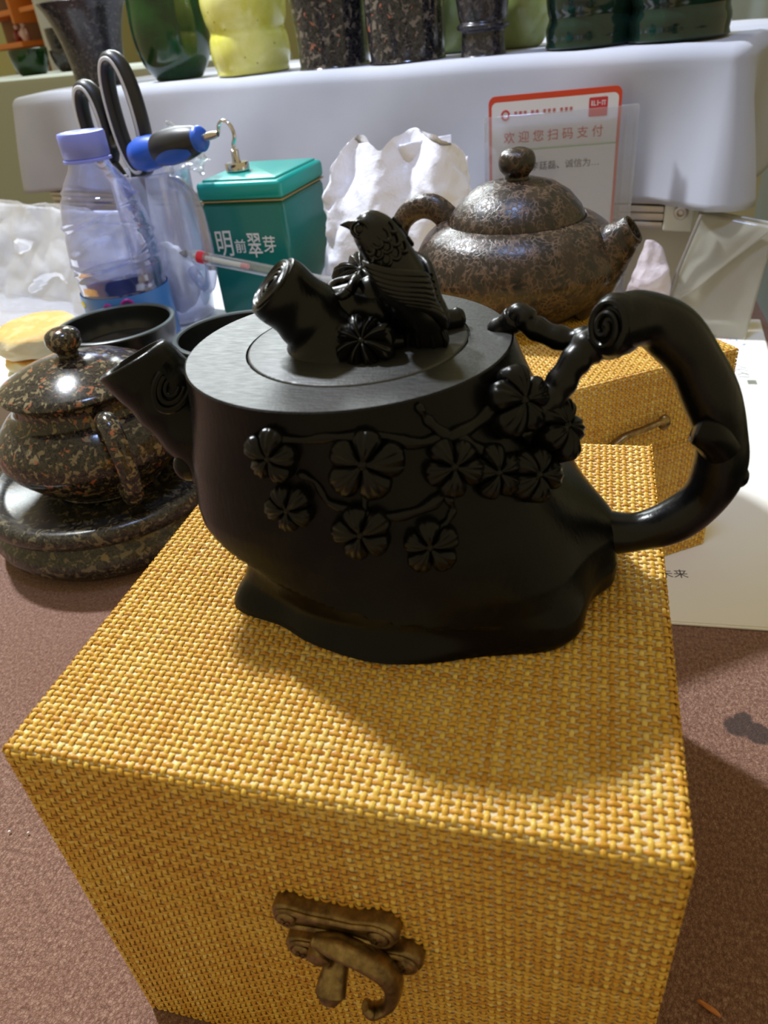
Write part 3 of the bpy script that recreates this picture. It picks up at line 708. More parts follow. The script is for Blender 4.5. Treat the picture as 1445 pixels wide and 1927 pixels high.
# distance to nearest corner gives the fold amplitude
corners = [Vector((CS1+.022, -.002)), Vector((CS0-.012, -.002)), Vector((CS1+.022, .40)), Vector((CS0-.012, .40))]
rows = []
for k in range(9):
    a = math.pi/2*k/8; rows.append((-er+er*math.sin(a), ZTOP-er+er*math.cos(a)))
for k in range(1, 19): rows.append((0, ZTOP-er+(HEM-ZTOP+er)*k/18))
rs = []
for off, z in rows:
    dn = max(0, (ZTOP-er-z)/(ZTOP-er-HEM)); ring = []
    for p, nrm, cn in PP:
        dc = min((p-c).length for c in corners)
        fold = dn*(.020*math.exp(-(dc/.030)**2)+.0075*math.sin(p.x*13+p.y*23+.6+dn*.8)*(.5+.5*math.sin(p.x*7+1))+.003*math.sin(p.x*31+dn*2.5)-.016*math.exp(-((dc-.085)/.035)**2))
        zz = z-.004*(1-dn)*math.exp(-(dc/.05)**2)-.0006*math.sin(p.x*30)*(1-dn)
        q = p+nrm*(off+fold+.004*dn); ring.append((q.x, q.y, zz))
    rs.append(ring)
cen = Vector(((CS0+CS1)/2, .20)); top = []
for k in (.0, .45, .9): top.append([((cen.x+(x-cen.x)*k) if k else cen.x+(x-cen.x)*.02, (cen.y+(y-cen.y)*k) if k else cen.y+(y-cen.y)*.02, ZTOP) for x, y, z in rs[0]])
mb = MB(); mb.rings(top+rs, True, True, False); co = mb.build('drape', M['cloth'], cloth, sharp=None)
sm = co.modifiers.new('thickness', 'SOLIDIFY'); sm.thickness = .0012; sm.offset = -1
# ------------------------------------------------------------------ cups on the cloth
def mk_jade(name, c0, c1, rough=.12, dark=None, sss=0):
    t_ = NT(name); v = t_.coord(); n = t_.noise(v, 26, 6, .6, .6); n2 = t_.vor(v, 90)
    col = t_.ramp(n, [(.32, c0), (.68, c1)])
    if dark: col = t_.mix(t_.ramp(n2, [(.06, (.8,)*3), (.12, (0, 0, 0))]), col, dark)
    t_.set(Base_Color=col, Roughness=rough, Specular_IOR_Level=.55)
    if sss: t_.set(Subsurface_Weight=sss, Subsurface_Radius=(.02, .02, .008))
    return t_.m
M['jade_dark'] = mk_jade('dark_green_jade', (.004, .014, .006), (.010, .050, .010))
M['jade_ribbed'] = mk_jade('black_green_jade', (.004, .012, .010), (.008, .030, .020), .10)
M['jade_yellow'] = mk_jade('yellow_jade', (.62, .60, .06), (.80, .77, .30), .14, (.16, .12, .02), .5)
M['jade_pale'] = mk_jade('pale_green_jade', (.30, .38, .10), (.50, .58, .28), .14, None, .4)
def cup(label, s, d, prof, mat, group='stone cups on the white cloth', name='stone_cup', z=ZTOP, wall=.004, wob=None):
    o = thing(name, label, 'cup', bk(s, d, z+.0004), 0, group)
    out = [(r, zz) for r, zz in prof]; H = out[-1][1]
    P = [(.001, 0)]+out; inn = [(max(.004, r-wall), zz) for r, zz in reversed(out) if zz > .010]; inn = inn+[(.001, .010)]
    rim = [(out[-1][0]-wall*.3, H+.0012), (out[-1][0]-wall*.7, H+.0012)]
    mb = MB(); mb.lathe(crv2(P)+rim, 56, cap0=True, wob=wob); mb.build('wall', mat, o, sharp=60)
    mb = MB(); mb.lathe([(out[-1][0]-wall*.7, H+.0012)]+inn, 48, cap1=True); mb.build('inside', mat, o, sharp=60)
    return o
def crv2(P, n=46): return [(p[0], p[1]) for p in crv([(a, b, 0) for a, b in P], n)]
cup('flared dark stone cup behind the scissors handles', -.232, .05, [(.034, 0), (.0350, .004), (.0365, .03), (.042, .06), (.051, .085), (.058, .097)], M['granite2'])
cup('round bottomed dark green jade cup beside the flared cup', -.088, .055, [(.026, 0), (.033, .006), (.043, .022), (.048, .05), (.047, .08), (.044, .115)], M['jade_dark'])
cup('translucent yellow jade tumbler with waisted rings', .04, .052, [(.040, 0), (.044, .006), (.0475, .022), (.0465, .036), (.044, .044), (.0475, .055), (.050, .074), (.047, .090), (.045, .096), (.049, .112), (.049, .13)], M['jade_yellow'])
cup('speckled black pudding stone tumbler next to the yellow tumbler', .162, .050, [(.038, 0), (.0395, .004), (.040, .03), (.043, .07), (.046, .13)], M['granite'])
cup('speckled black pudding stone tumbler beside the footed cup', .256, .052, [(.038, 0), (.040, .005), (.0415, .03), (.0425, .07), (.044, .13)], M['granite'])
cup('dark grey footed cup with a raised ring above its foot', .348, .045, [(.0215, 0), (.0222, .002), (.0210, .018), (.0215, .021), (.0255, .0235), (.0255, .0265), (.0225, .029), (.0240, .034), (.028, .06), (.036, .10), (.045, .13)], M['granite2'])
cup('pale green jade cup behind the dark footed cup', .350, .140, [(.018, 0), (.026, .008), (.036, .030), (.037, .05), (.034, .075), (.036, .10)], M['jade_pale'])
cup('pale green jade cup peeking out between speckled tumbler and footed cup', .262, .150, [(.022, 0), (.030, .012), (.040, .035), (.042, .06), (.040, .10)], M['jade_pale'])
def rib(k): return [(k*.94, 0), (k*1.0, .006), (k*1.02, .016), (k*.96, .024), (k*1.0, .030), (k*1.03, .042), (k*.96, .051), (k*1.0, .058), (k*1.03, .07), (k*.97, .079), (k*1.01, .087), (k*1.03, .10), (k*.98, .12)]
cup('black green ribbed jade tumbler right of the pale green cup', .456, .052, rib(.041), M['jade_ribbed'])
cup('black green ribbed jade tumbler nearest the cloth corner', .535, .052, rib(.0425), M['jade_ribbed'])

# small bowls on a second cloth-covered counter further back on the left
M['cloth_green'] = plain('pale_green_white_cloth', (.46, .50, .46), .85)
ct = thing('back_counter', 'pale greenish cloth covered counter behind the left corner of the white cloth', 'counter', (-1.05, 1.52, 0), BKROT)
MB().box(-.60, .40, 0, .40, -.8799, .112, .014).build('counter_body', M['cloth_green'], ct)
def bowl_at(label, px, py, z, r, h, mat, rim=.003):
    o = thing('stone_bowl', label, 'bowl', (px, py, z), 0, 'small bowls on the back counter')
    mb = MB(); mb.lathe(crv2([(.001, 0), (r*.62, 0), (r*.86, h*.3), (r*.98, h*.75), (r, h)], 30)+[(r-rim*.4, h+.001), (r-rim, h)], 40, cap0=True); mb.build('wall', mat, o, sharp=60)
    mb = MB(); mb.lathe([(r-rim, h), (r*.85, h*.4), (.001, h*.12)], 40, cap1=True); mb.build('inside', mat, o)
    return o
bowl_at('plain black green bowl at the far left of the back counter', -1.190, 1.705, .1126, .045, .052, M['jade_dark'])
bowl_at('brownish speckled bowl beside the plain black green bowl', -1.085, 1.715, .1126, .044, .044, M['granite2'])
bowl_at('speckled stone bowl standing behind the two front bowls', -1.165, 1.835, .1126, .046, .090, M['granite2'])
# far left: lit orange shelves with trinkets
M['orange'] = plain('orange_shelf_wood', (.75, .22, .03), .5); M['amber'] = plain('brown_shelf_back', (.22, .10, .035), .7)
sh = thing('shelf_unit', 'orange lit display shelves far behind at the left edge', 'shelf', (-1.62, 2.28, .05), R(-32))
MB().box(-.45, .185, .12, .14, -.9, .75).build('back_panel', M['amber'], sh)
for z in (.145, .230, .330, .43): MB().box(-.45, -.012, .0, .12, z-.015, z, .002).build('shelf_board', M['orange'], sh)
for z in (.228, .320): MB().box(.043, .176, .0, .12, z-.013, z, .002).build('shelf_board', M['orange'], sh)
MB().box(-.012, .006, -.01, .12, .190, .75, .003).build('upright', M['orange'], sh); MB().box(.180, .198, -.01, .14, -.9, .75, .003).build('upright', M['grey_plastic'], sh)
M['pinkwhite'] = plain('pinkish_white_porcelain', (.75, .60, .66), .3); M['dkred'] = plain('dark_red_glaze', (.25, .02, .03), .3); M['violet'] = plain('violet_white_glaze', (.45, .40, .62), .3)
SR = Matrix.Translation((-1.62, 2.28, .05)) @ Matrix.Rotation(R(-32), 4, 'Z')
def trinket(label, lx, lz, k, mat, mat2):
    p = SR @ Vector((lx, .055, lz)); o = thing('figurine', label, 'figurine', p, R(-32), 'trinkets on the orange shelves')
    mb = MB(); mb.lathe([(.001, 0), (.020*k, 0), (.022*k, .006*k), (.030*k, .03*k), (.026*k, .055*k), (.014*k, .07*k), (.001, .072*k)], 20, cap0=True); mb.build('figure_body', mat, o)
    mb = MB(); mb.ellipsoid((0.006*k, 0, .084*k), .019*k, .016*k, .018*k, 14, 10); mb.ellipsoid((.03*k, 0, .045*k), .010*k, .008*k, .018*k, 10, 8); mb.build('figure_head', mat2, o)
trinket('pinkish white figurine on the lowest orange shelf', -.10, .1455, .55, M['pinkwhite'], M['pinkwhite'])
trinket('dark red figurine left of the pinkish white one', -.16, .1455, .50, M['dkred'], M['pinkwhite'])
trinket('white and red figurine on the upper left orange shelf', -.05, .2305, .6, M['dkred'], M['pinkwhite'])
trinket('small pale red figurine on the short orange shelf', .075, .2285, .5, M['pinkwhite'], M['dkred'])
trinket('dark red figurine at the right end of the short orange shelf', .135, .2285, .5, M['dkred'], M['dkred'])
# far right: pale blue cloth hanging behind the shelf cups
M['bluecloth'] = plain('pale_blue_fabric', (.50, .62, .74), .85)
hc = thing('hanging_cloth', 'pale blue cloth hanging behind the right end of the cups', 'cloth', (.40, 1.52, 0), R(-14))
mb = MB(); rs = []
for k in range(14):
    z = -.60+1.5*k/13; rs.append([(-.10+.75*i/60, .022*math.sin(i*.55+.4*math.sin(k*.3))+.012*math.sin(i*.23), z) for i in range(61)])
mb.rings(rs, False); ho = mb.build('fabric', M['bluecloth'], hc, sharp=None); sm = ho.modifiers.new('thickness', 'SOLIDIFY'); sm.thickness = .003

# ------------------------------------------------------------------ things in front of the cloth, left
RZ = -.070
rs_ = wroot('riser', 'low white wrapped platform that carries bottle, bowls and tin', 'platform', (-.37, .52, TZ))
MB().box(-.66, -.092, .347, .665, RZ-.010, RZ-.0006, .003).build('top_board', M['card'], rs_)
MB().box(-.64, -.100, .385, .66, TZ+.0006, RZ-.010, .003).build('support', M['card'], rs_)

# left teapot and its tray
tr = thing('tea_tray', 'round two tier speckled stone tray under the left teapot', 'tray', (-.180, .285, TZ+.0006))
mb = MB(); mb.lathe([(.001, 0), (.066, 0), (.074, .002), (.081, .009), (.0835, .016), (.081, .0225), (.0775, .0250), (.0765, .0275)], 96, cap0=True); mb.build('lower_tier', M['speck_tray'], tr, sharp=60)
mb = MB(); mb.lathe([(.0765, .0275), (.0815, .0310), (.0835, .0350), (.0835, .0390), (.0820, .0420), (.0780, .0430), (.0740, .0425), (.0700, .0385), (.0670, .0365), (.001, .0365)], 96, cap1=True); mb.build('upper_tier', M['speck_tray'], tr, sharp=50)
lp = thing('teapot', 'speckled brown stone teapot with ring handle on the round tray', 'teapot', (-.180, .285, TZ+.0006+.0368))
mb = MB(); mb.lathe(crv2([(.001, 0), (.034, 0), (.037, .002), (.047, .010), (.0590, .024), (.0620, .034), (.0590, .0445), (.0510, .0525), (.0455, .0555), (.0425, .0590), (.0420, .0640), (.0440, .0680)], 60)+[(.0425, .0688), (.030, .0686), (.001, .0686)], 88, cap0=True, cap1=True); mb.build('body', M['speck'], lp, sharp=60)
mb = MB(); mb.lathe([(.001, .0689), (.0440, .0689), (.0478, .0698), (.0488, .0715), (.0480, .0735), (.0448, .0752), (.0350, .0800), (.0230, .0842), (.0120, .0865), (.0085, .0870), (.0070, .0880)], 88, cap0=True, cap1=True); ll = mb.build('lid', M['speck'], lp, sharp=50)
mb = MB(); mb.lathe(crv2([(.0070, .0868), (.0064, .0900), (.0088, .0925), (.0110, .0970), (.0100, .1020), (.0055, .1048), (.0008, .1055)], 24), 40, cap0=True, cap1=True); mb.build('knob', M['speck'], ll)
hz = R(-43); hx, hy = math.cos(hz), math.sin(hz)
mb = MB(); hp = crv([(.049, .0540), (.0580, .0640), (.0685, .0635), (.0770, .0520), (.0800, .0370), (.0770, .0220), (.0690, .0150), (.0570, .0190)], 44)
mb.tube([(p[0]*hx, p[0]*hy, p[1]) for p in [(q[0], q[1]) for q in hp]], [itp(i/43, [(0, .0058), (.3, .0064), (.7, .0058), (1, .0062)]) for i in range(44)], 18, True, .8, up=(-hy, hx, 0)); mb.build('handle', M['speck'], lp)
mb = MB(); sx, sy = math.cos(R(137)), math.sin(R(137)); hp = crv([(.050, .028), (.066, .034), (.080, .045), (.090, .056)], 24)
mb.tube([(p[0]*sx, p[0]*sy, p[1]) for p in hp], [.012-.007*i/23 for i in range(24)], 16); mb.build('spout', M['speck'], lp)

# black bowls
M['bowl'] = plain('black_glazed_stone', (.010, .011, .010), .22, 0, .5, bump=(400, .05, .0005)); M['bowl_rim'] = plain('grey_green_stone_rim', (.06, .075, .07), .35)
M['tea'] = plain('dark_tea', (.012, .010, .008), .05, 0, .5)
def teabowl(label, x, y, filled):
    o = thing('tea_bowl', label, 'bowl', (x, y, RZ), 0, 'black tea bowls behind the teapots')
    mb = MB(); mb.lathe(crv2([(.001, 0), (.024, 0), (.025, .003), (.034, .012), (.0415, .028), (.0440, .0425)], 40), 72, cap0=True); mb.build('wall', M['bowl'], o, sharp=60)
    mb = MB(); mb.lathe([(.0440, .0425), (.0442, .0436), (.0432, .0442), (.0412, .0440), (.0404, .0430)], 72); mb.build('rim', M['bowl_rim'], o)
    mb = MB(); mb.lathe(crv2([(.0404, .0430), (.0385, .030), (.031, .014), (.018, .007), (.001, .006)], 30), 72, cap1=True); mb.build('inside', M['bowl'], o)
    if filled: mb = MB(); mb.lathe([(.0373, .0262), (.020, .0262), (.001, .0262)], 64, cap1=True); mb.build('tea', M['tea'], o)
teabowl('black stone bowl with tea, behind the speckled teapot lid', -.205, .374, True)
teabowl('empty black stone bowl half hidden behind the carved teapot', -.098, .356, False)

# water bottle
bo = thing('water_bottle', 'clear plastic water bottle with blue cap and blue label', 'bottle', (-.240, .449, RZ+.0003))
HB = .163
bp = [(0, .027), (.003, .0335), (.008, .0350), (.02, .0355), (.044, .0355), (.050, .0345), (.056, .0352), (.061, .0353), (.078, .0352), (.100, .0330), (.118, .0290), (.130, .0225), (.138, .0168), (.142, .0150), (.1445, .0150)]
def bottle_r(th, z):
    r = itp(z, bp); g = 0
    if .050 < z < .128:
        for z0, amp, ph in ((.066, .008, 2.0), (.080, .011, 0.3), (.094, .012, 3.0), (.107, .010, 1.2), (.118, .006, 4.0)):
            zz = z0+amp*math.sin(th+ph); g += .0015*math.exp(-((z-zz)/.0011)**2)-.0009*math.exp(-((z-zz+.0032)/.0026)**2)
    return r+g
mb = MB(); rs = []
zs = sorted(set([z for z, _ in bp]+list(np.linspace(.048, .130, 70))))
for z in zs: rs.append([(bottle_r(2*math.pi*j/72, z)*math.cos(2*math.pi*j/72), bottle_r(2*math.pi*j/72, z)*math.sin(2*math.pi*j/72), z) for j in range(72)])
mb.rings(rs, True, True, False); mb.build('bottle_body', M['pet'], bo, sharp=None)
mb = MB(); rs = []
for z in [0.0015]+[z for z in zs if .003 <= z <= .061]+[.0612]: rs.append([((bottle_r(2*math.pi*j/72, z)-.0008)*math.cos(2*math.pi*j/72), (bottle_r(2*math.pi*j/72, z)-.0008)*math.sin(2*math.pi*j/72), z) for j in range(72)])
mb.rings(rs, True, True, True); mb.build('water', M['water'], bo, sharp=60)
mb = MB(); mb.lathe([(.0357, .003), (.0359, .004), (.0359, .0470), (.0357, .0480)], 72); lb = mb.build('label', M['label_blue'], bo)
def on_label(pts, mat, rad):
    mb = MB(); P = crv([(a, z*1000, 0) for a, z in pts], 20)
    mb.tube([(.0360*math.cos(R(p[0])), .0360*math.sin(R(p[0])), p[1]/1000) for p in P], rad, 8); mb.build('label_letter', mat, lb)
on_label([(-66, .033), (-64, .043), (-57, .0455), (-51, .042), (-49, .033)], M['label_magenta'], .0016)
on_label([(-90, .039), (-84, .0435), (-78, .042)], M['label_magenta'], .0014)
on_label([(-130, .044), (-126, .040)], M['label_yellow'], .0014)
mb = MB(); mb.lathe([(.0150, .1430), (.0178, .1432), (.0178, .1450), (.0165, .1458), (.0174, .1466), (.0174, .1612), (.0168, .1628), (.0150, .1632), (.0112, .1632), (.0105, .1624), (.001, .1622)], 72, cap0=True, cap1=True, wob=lambda t_, z: .00025*math.cos(60*t_) if .147 < z < .1605 else 0); mb.build('cap', M['cap_blue'], bo, sharp=50)

# pastry stack on the riser
def mk_crust():
    t_ = NT('baked_crust'); g = t_.n('ShaderNodeTexCoord').outputs['Normal']; v = t_.coord(); n = t_.noise(v, 60, 5, .6)
    sep = t_.n('ShaderNodeSeparateXYZ', i_0=g); f = t_.math('ADD', sep.outputs[2], t_.math('MULTIPLY', t_.math('SUBTRACT', n, .5), 1.2))
    t_.set(Base_Color=t_.ramp(f, [(.30, (.76, .70, .48)), (.66, (.78, .58, .22)), (.98, (.66, .30, .04))]), Roughness=.6, Subsurface_Weight=.1, Subsurface_Radius=(.004, .003, .002)); t_.bump(n, .35, .003); return t_.m
M['crust'] = mk_crust()
def pastry(label, x, y, z, r, h, tilt):
    rd = random.Random(label)
    mb = MB(); mb.lathe(crv2([(.001, .0015), (r*.75, 0), (r*.96, h*.22), (r, h*.5), (r*.97, h*.8), (r*.82, h*.98), (r*.5, h*1.0), (.001, h*.96)], 30), 56, cap0=True, cap1=True, wob=lambda t_, zz: .0030*mn.noise(Vector((math.cos(t_)*2, math.sin(t_)*2, zz*120)))+.0012*mn.noise(Vector((math.cos(t_)*7, math.sin(t_)*7, zz*300))))
    mb.xf(Matrix.Rotation(tilt, 4, 'X')); o = mb.build('pastry', M['crust'], origin=None); o.location = (x, y, z)
    return tag(o, label, 'pastry', 'pastries on the riser')
pastry('pale pastry underneath, at the left edge', -.305, .397, RZ+.0003, .024, .011, 0)
pastry('golden baked round pastry lying on top of another at the left edge', -.300, .402, RZ+.0145, .0335, .019, R(4))
mb = MB(); mb.add([(-.42, .350, RZ+.0004), (-.20, .349, RZ+.0004), (-.21, .42, RZ+.0006), (-.40, .44, RZ+.0004)], [(0, 1, 2, 3)]); o = mb.build('paper_napkin', M['paper']); o.modifiers.new('thickness', 'SOLIDIFY').thickness = .0002
tag(o, 'white paper sheet under the pastries and bowl', 'paper')

# teal tea tin with magnetic hook
ti = thing('tea_tin', 'teal lacquered tea tin with white brush lettering', 'tin', (-.1878, .5100, RZ+.0003), R(-3))
TW, TD, TH = .076, .094, .115
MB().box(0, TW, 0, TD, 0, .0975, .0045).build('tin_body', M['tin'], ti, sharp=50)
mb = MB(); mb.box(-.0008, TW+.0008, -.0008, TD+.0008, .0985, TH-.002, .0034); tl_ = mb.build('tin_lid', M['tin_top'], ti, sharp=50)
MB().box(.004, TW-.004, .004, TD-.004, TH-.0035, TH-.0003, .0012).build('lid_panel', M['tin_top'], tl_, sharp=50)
MB().box(-.0005, TW+.0005, -.0005, TD+.0005, .0972, .0986, .0006).build('gold_line', M['gold'], ti)
Fr = Matrix.Translation((TW*.47, -.0002, .062)) @ Matrix.Rotation(R(90), 4, 'X')
for ch, dx, dz, sz, sy in (('明', -.0200, .001, .0190, 1.25), ('前', -.0050, -.001, .0120, 1.0), ('翠', .0085, -.001, .0155, 1.45), ('芽', .0225, .000, .0140, 1.05)):
    text_mesh('tin_letter', ch, sz, M['white_ink'], ti, Fr @ Matrix.Translation((dx, dz, 0)) @ Matrix.Diagonal((.92, sy, 1, 1)) @ Matrix.Shear('XY', 4, (.08, 0)), .00006)
mh = thing('magnetic_hook', 'small steel magnetic hook standing on the teal tin', 'hook', (-.1650, .5480, RZ+.0003+TH))
mb = MB(); mb.lathe([(.001, 0), (.0095, 0), (.0102, .0008), (.0102, .0060), (.0095, .0070), (.0040, .0072), (.0034, .0090), (.0034, .0160), (.0022, .0170)], 32, cap0=True, cap1=True); mb.build('magnet_base', M['steel'], mh, sharp=40)
mb = MB(); mb.tube(crv([(0, 0, .016), (0, 0, .021), (.0022, -.0008, .025), (.0026, -.001, .030), (-.0005, 0, .036), (-.0060, .001, .0385), (-.0110, .002, .0355), (-.0128, .0025, .0295)], 36), .0016, 12); mb.build('hook', M['steel'], mh)

# clear measuring jug with scissors and screwdriver
jx, jy = -.228, .510
jg = thing('measuring_jug', 'cloudy clear plastic jug holding scissors, beside the teal tin', 'jug', (jx, jy, RZ+.0003))
JH = .125
mb = MB(); mb.lathe([(.001, .001), (.026, .001), (.0285, .003), (.0300, .02), (.0335, JH-.004), (.0350, JH), (.0342, JH+.0008), (.0328, JH-.003), (.0288, .02), (.0265, .004), (.001, .003)], 56, cap0=True, cap1=True); mb.build('jug_wall', M['jug'], jg, sharp=60)
mb = MB(); az = R(-28); hp = crv([(.030, JH-.008), (.044, JH-.010), (.057, JH-.022), (.061, JH-.045), (.059, JH-.075), (.050, JH-.090), (.040, JH-.088), (.030, JH-.078)], 40)
mb.tube([(p[0]*math.cos(az), p[0]*math.sin(az), p[1]) for p in hp], .0058, 14, True, .75); mb.build('handle', M['jug'], jg)
def crumple(mb, amp, sc, seed=0, amp2=0):
    for i, p in enumerate(mb.v):
        v = Vector(p); q = v*sc+Vector((seed, seed*2, 0))
        d = mn.voronoi(q)[0]; k = (d[1]-d[0])
        mb.v[i] = tuple(v+Vector((mn.noise(q), mn.noise(q+Vector((7, 3, 1))), mn.noise(q+Vector((1, 9, 4)))))*amp+Vector((mn.noise(q*3), mn.noise(q*3+Vector((4, 4, 4))), 0))*amp2-(v.normalized() if v.length > 0 else v)*k*amp*.5)
    return mb
mb = MB(); mb.ellipsoid((0, 0, .040), .021, .018, .030, 48, 34); crumple(mb, .004, 60, 3, .002); o = mb.build('crumpled_tissue', M['tissue'], origin=None, sharp=30); o.location = (jx+.003, jy-.006, RZ-.002)
tag(o, 'crumpled white tissue stuffed inside the clear jug', 'tissue')
mb = MB(); mb.ellipsoid((.0, 0, 0), .020, .015, .020, 40, 28); crumple(mb, .012, 70, 9, .003); o = mb.build('plastic_scrap', M['clearbag'], origin=None, sharp=30); o.location = (jx+.030, jy+.012, RZ+JH+.012)
tag(o, 'scrap of clear plastic sticking out of the jug behind the screwdriver', 'plastic')

sc_ = thing('scissors', 'black handled scissors with pale inlay standing in the clear jug', 'scissors', (-.2505, .5085, .0345), R(-17))
def loop_pts(cx, cz, rx, rz, tilt, n=48, sq=2.3):
    out = []
    for i in range(n):
        a = 2*math.pi*i/n; c, s = math.cos(a), math.sin(a); x = rx*math.copysign(abs(c)**(2/sq), c); z = rz*math.copysign(abs(s)**(2/sq), s)
        out.append((cx+x*math.cos(tilt)-z*math.sin(tilt), cz+x*math.sin(tilt)+z*math.cos(tilt)))
    return out
def ringband(mb, pts, rad, y=0, flat=1.3):
    n = len(pts); rs = []
    for i in range(n):
        p0, p1 = pts[i-1], pts[(i+1) % n]; tx, tz = p1[0]-p0[0], p1[1]-p0[1]; L = math.hypot(tx, tz); nx_, nz_ = tz/L, -tx/L
        rs.append([(pts[i][0]+nx_*rad*math.cos(a), y+rad*flat*math.sin(a), pts[i][1]+nz_*rad*math.cos(a)) for a in (2*math.pi*j/14 for j in range(14))])
    mb.rings(rs+[rs[0]], True)
for nm, lp_, mt in (('ring_handle', (.0215, .0620, .0140, .0400, R(3)), 0), ('ring_handle', (-.0185, .0560, .0125, .0285, R(2)), 0)):
    P = loop_pts(*lp_); mb = MB(); ringband(mb, P, .0054); hob = mb.build(nm, M['black_plastic'], sc_)
    mb = MB(); ringband(mb, [(p[0], p[1]) for p in loop_pts(lp_[0], lp_[1], lp_[2]+.0002, lp_[3]+.0002, lp_[4])], .0016, -.0062, .8); mb.build('inlay', M['grey_plastic'], hob)
mb = MB(); mb.tube(crv([(-.012, 0, .030), (-.003, 0, .016), (.006, 0, .000), (.012, 0, -.020)], 20), [.0050]*14+[.0045]*6, 12, True, 1.0); mb.tube(crv([(.016, .001, .026), (.013, .001, .010), (.010, .001, -.010), (.006, .001, -.022)], 20), .0055, 12)
mb.tube([(-.005, 0, .050), (-.001, 0, .042), (.006, 0, .044)], .0045, 12); mb.build('shank', M['black_plastic'], sc_)
mb = MB()
for k in range(9): mb.box(.006+.0008*k*.6, .0105+.0008*k*.6, -.0068, -.0048, .018-.0042*k, .0200-.0042*k)
mb.build('grip_teeth', M['grey_plastic'], sc_)
mb = MB(); mb.add([(.006, 0, -.015), (.016, 0, -.015), (.013, 0, -.098), (.011, 0, -.100), (.006, .002, -.015), (.016, .002, -.015), (.013, .002, -.098), (.011, .002, -.100)], [(0, 1, 2, 3), (7, 6, 5, 4), (0, 4, 5, 1), (1, 5, 6, 2), (2, 6, 7, 3), (3, 7, 4, 0)]); mb.build('blade', M['steel'], sc_)

sd_ = thing('screwdriver', 'stubby screwdriver with blue and black grip lying across the jug', 'screwdriver', (-.2080, .4850, .0715), R(-10))
Rt = Matrix.Rotation(R(-9), 4, 'Y')
def along(prof, name, mat, parent, seg=32, lob=0):
    mb = MB(); rs = []
    for x, r in prof: rs.append([Rt @ Vector((x, r*math.cos(a)*(1+lob*math.cos(3*a)), r*math.sin(a)*(1+lob*math.cos(3*a)))) for a in (2*math.pi*j/seg for j in range(seg))])
    mb.rings(rs, True, True, True); return mb.build(name, mat, parent, sharp=60)
along([(-.018, .001), (-.0175, .0055), (-.014, .0105), (-.006, .0128), (.004, .0124), (.010, .0112)], 'end_cap', M['blue_grip'], sd_)
g_ = along([(.0085, .0108), (.011, .0118), (.020, .0128), (.034, .0126), (.046, .0104), (.0495, .0090)], 'grip', M['black_plastic'], sd_)
along([(.0495, .0090), (.0525, .0092), (.0545, .0078), (.0555, .003)], 'collar', M['blue_grip'], sd_)
mb = MB(); rs = []
for x, r in [(.011+.034*i/11, itp(i/11, [(0, .0121), (.3, .0131), (.7, .0129), (1, .0107)])) for i in range(12)]:
    hw = R(62)*math.sin(math.pi*min(1, max(.02, (x-.010)/.037)))**.6; rs.append([Rt @ Vector((x, -r*math.cos(-R(38)+a), r*math.sin(-R(38)+a))) for a in (-hw/2+hw*j/10 for j in range(11))])
mb.rings(rs, False); pn_ = mb.build('blue_panel', M['blue_grip'], g_, sharp=None)
along([(.0555, .0028), (.0650, .0028), (.0690, .0020)], 'shaft', M['steel'], sd_)

# gel pen resting on the jug handle and the bag
A = Vector((-.190, .4720, -.0035)); Dr = Vector((.075, -.015, -.0105)).normalized()
pen = wroot('gel_pen', 'clear gel pen with red band in front of the teal tin', 'pen', A)
def pen_part(a, b, ra, rb, name, mat, rings_=0):
    mb = MB(); n = 2 if not rings_ else rings_*4; mb.tube([A+Dr*(a+(b-a)*i/(n-1)) for i in range(n)], [ra+(rb-ra)*i/(n-1)+(.0004*math.sin(i*math.pi/2) if rings_ else 0) for i in range(n)], 20); return mb.build(name, mat, pen, sharp=50)
pen_part(-.006, .0, .0008, .0030, 'tip', M['steel']); pen_part(0, .0135, .0040, .0050, 'ribbed_grip', M['penclear'], 6); pen_part(.0135, .0200, .0050, .0050, 'red_band', plain('red_pen_ring', (.75, .03, .05), .3)); pen_part(.0200, .0275, .0050, .0049, 'ribbed_grip', M['penclear'], 3)
pen_part(.0275, .140, .0048, .0048, 'barrel', M['penclear']); pen_part(.008, .060, .0020, .0020, 'refill', M['white_plastic']); pen_part(.055, .061, .0022, .0022, 'ink_end', M['pink_ink'])

# crumpled white bag
BGC = Vector((-.0230, .5200, TZ+.001))
mb = MB(); rs = []; NB = 110
prof = [(0, .020, 0), (.004, .050, 0), (.03, .058, 0), (.07, .060, -.001), (.10, .0585, -.001), (.125, .0565, .000), (.150, .0555, .002), (.170, .0520, .003), (.184, .0480, .004), (.194, .0440, .005), (.200, .0410, .006), (.203, .0380, .007)]
for i in range(70):
    h = .203*i/69; r = itp(h, [(a, b) for a, b, c in prof]); cx = itp(h, [(a, c) for a, b, c in prof]); ring = []
    for j in range(NB):
        a = 2*math.pi*j/NB; q = Vector((math.cos(a)*1.6, math.sin(a)*1.6, h*26))
        dd = mn.voronoi(q*1.3)[0]; k = dd[1]-dd[0]; cr = .0075*(k-.3)+.005*mn.noise(q*.9)+.0022*mn.noise(q*4)-.004*abs(mn.noise(q*2+Vector((5, 5, 5))))
        rr = r*(1+.10*math.cos(2*a))+cr*min(1, r/.03); fy = itp(h, [(0, .72), (.14, .66), (.17, .45), (.19, .20), (.203, .012)]); hz_ = h+(.004*mn.noise(q*2) if 0 < i < 69 else 0)+sst(.12, .20, h)*(.010*mn.noise(Vector((math.cos(a)*2.2, 3, 1)))-.006*math.cos(a*3+.5)); ring.append(BGC+Vector((cx+rr*math.cos(a), fy*rr*math.sin(a)+sst(.12, .2, h)*.010*math.sin(rr*math.cos(a)*130), hz_ if i else 0)))
    rs.append(ring)
mb.rings(rs, True, True, False)
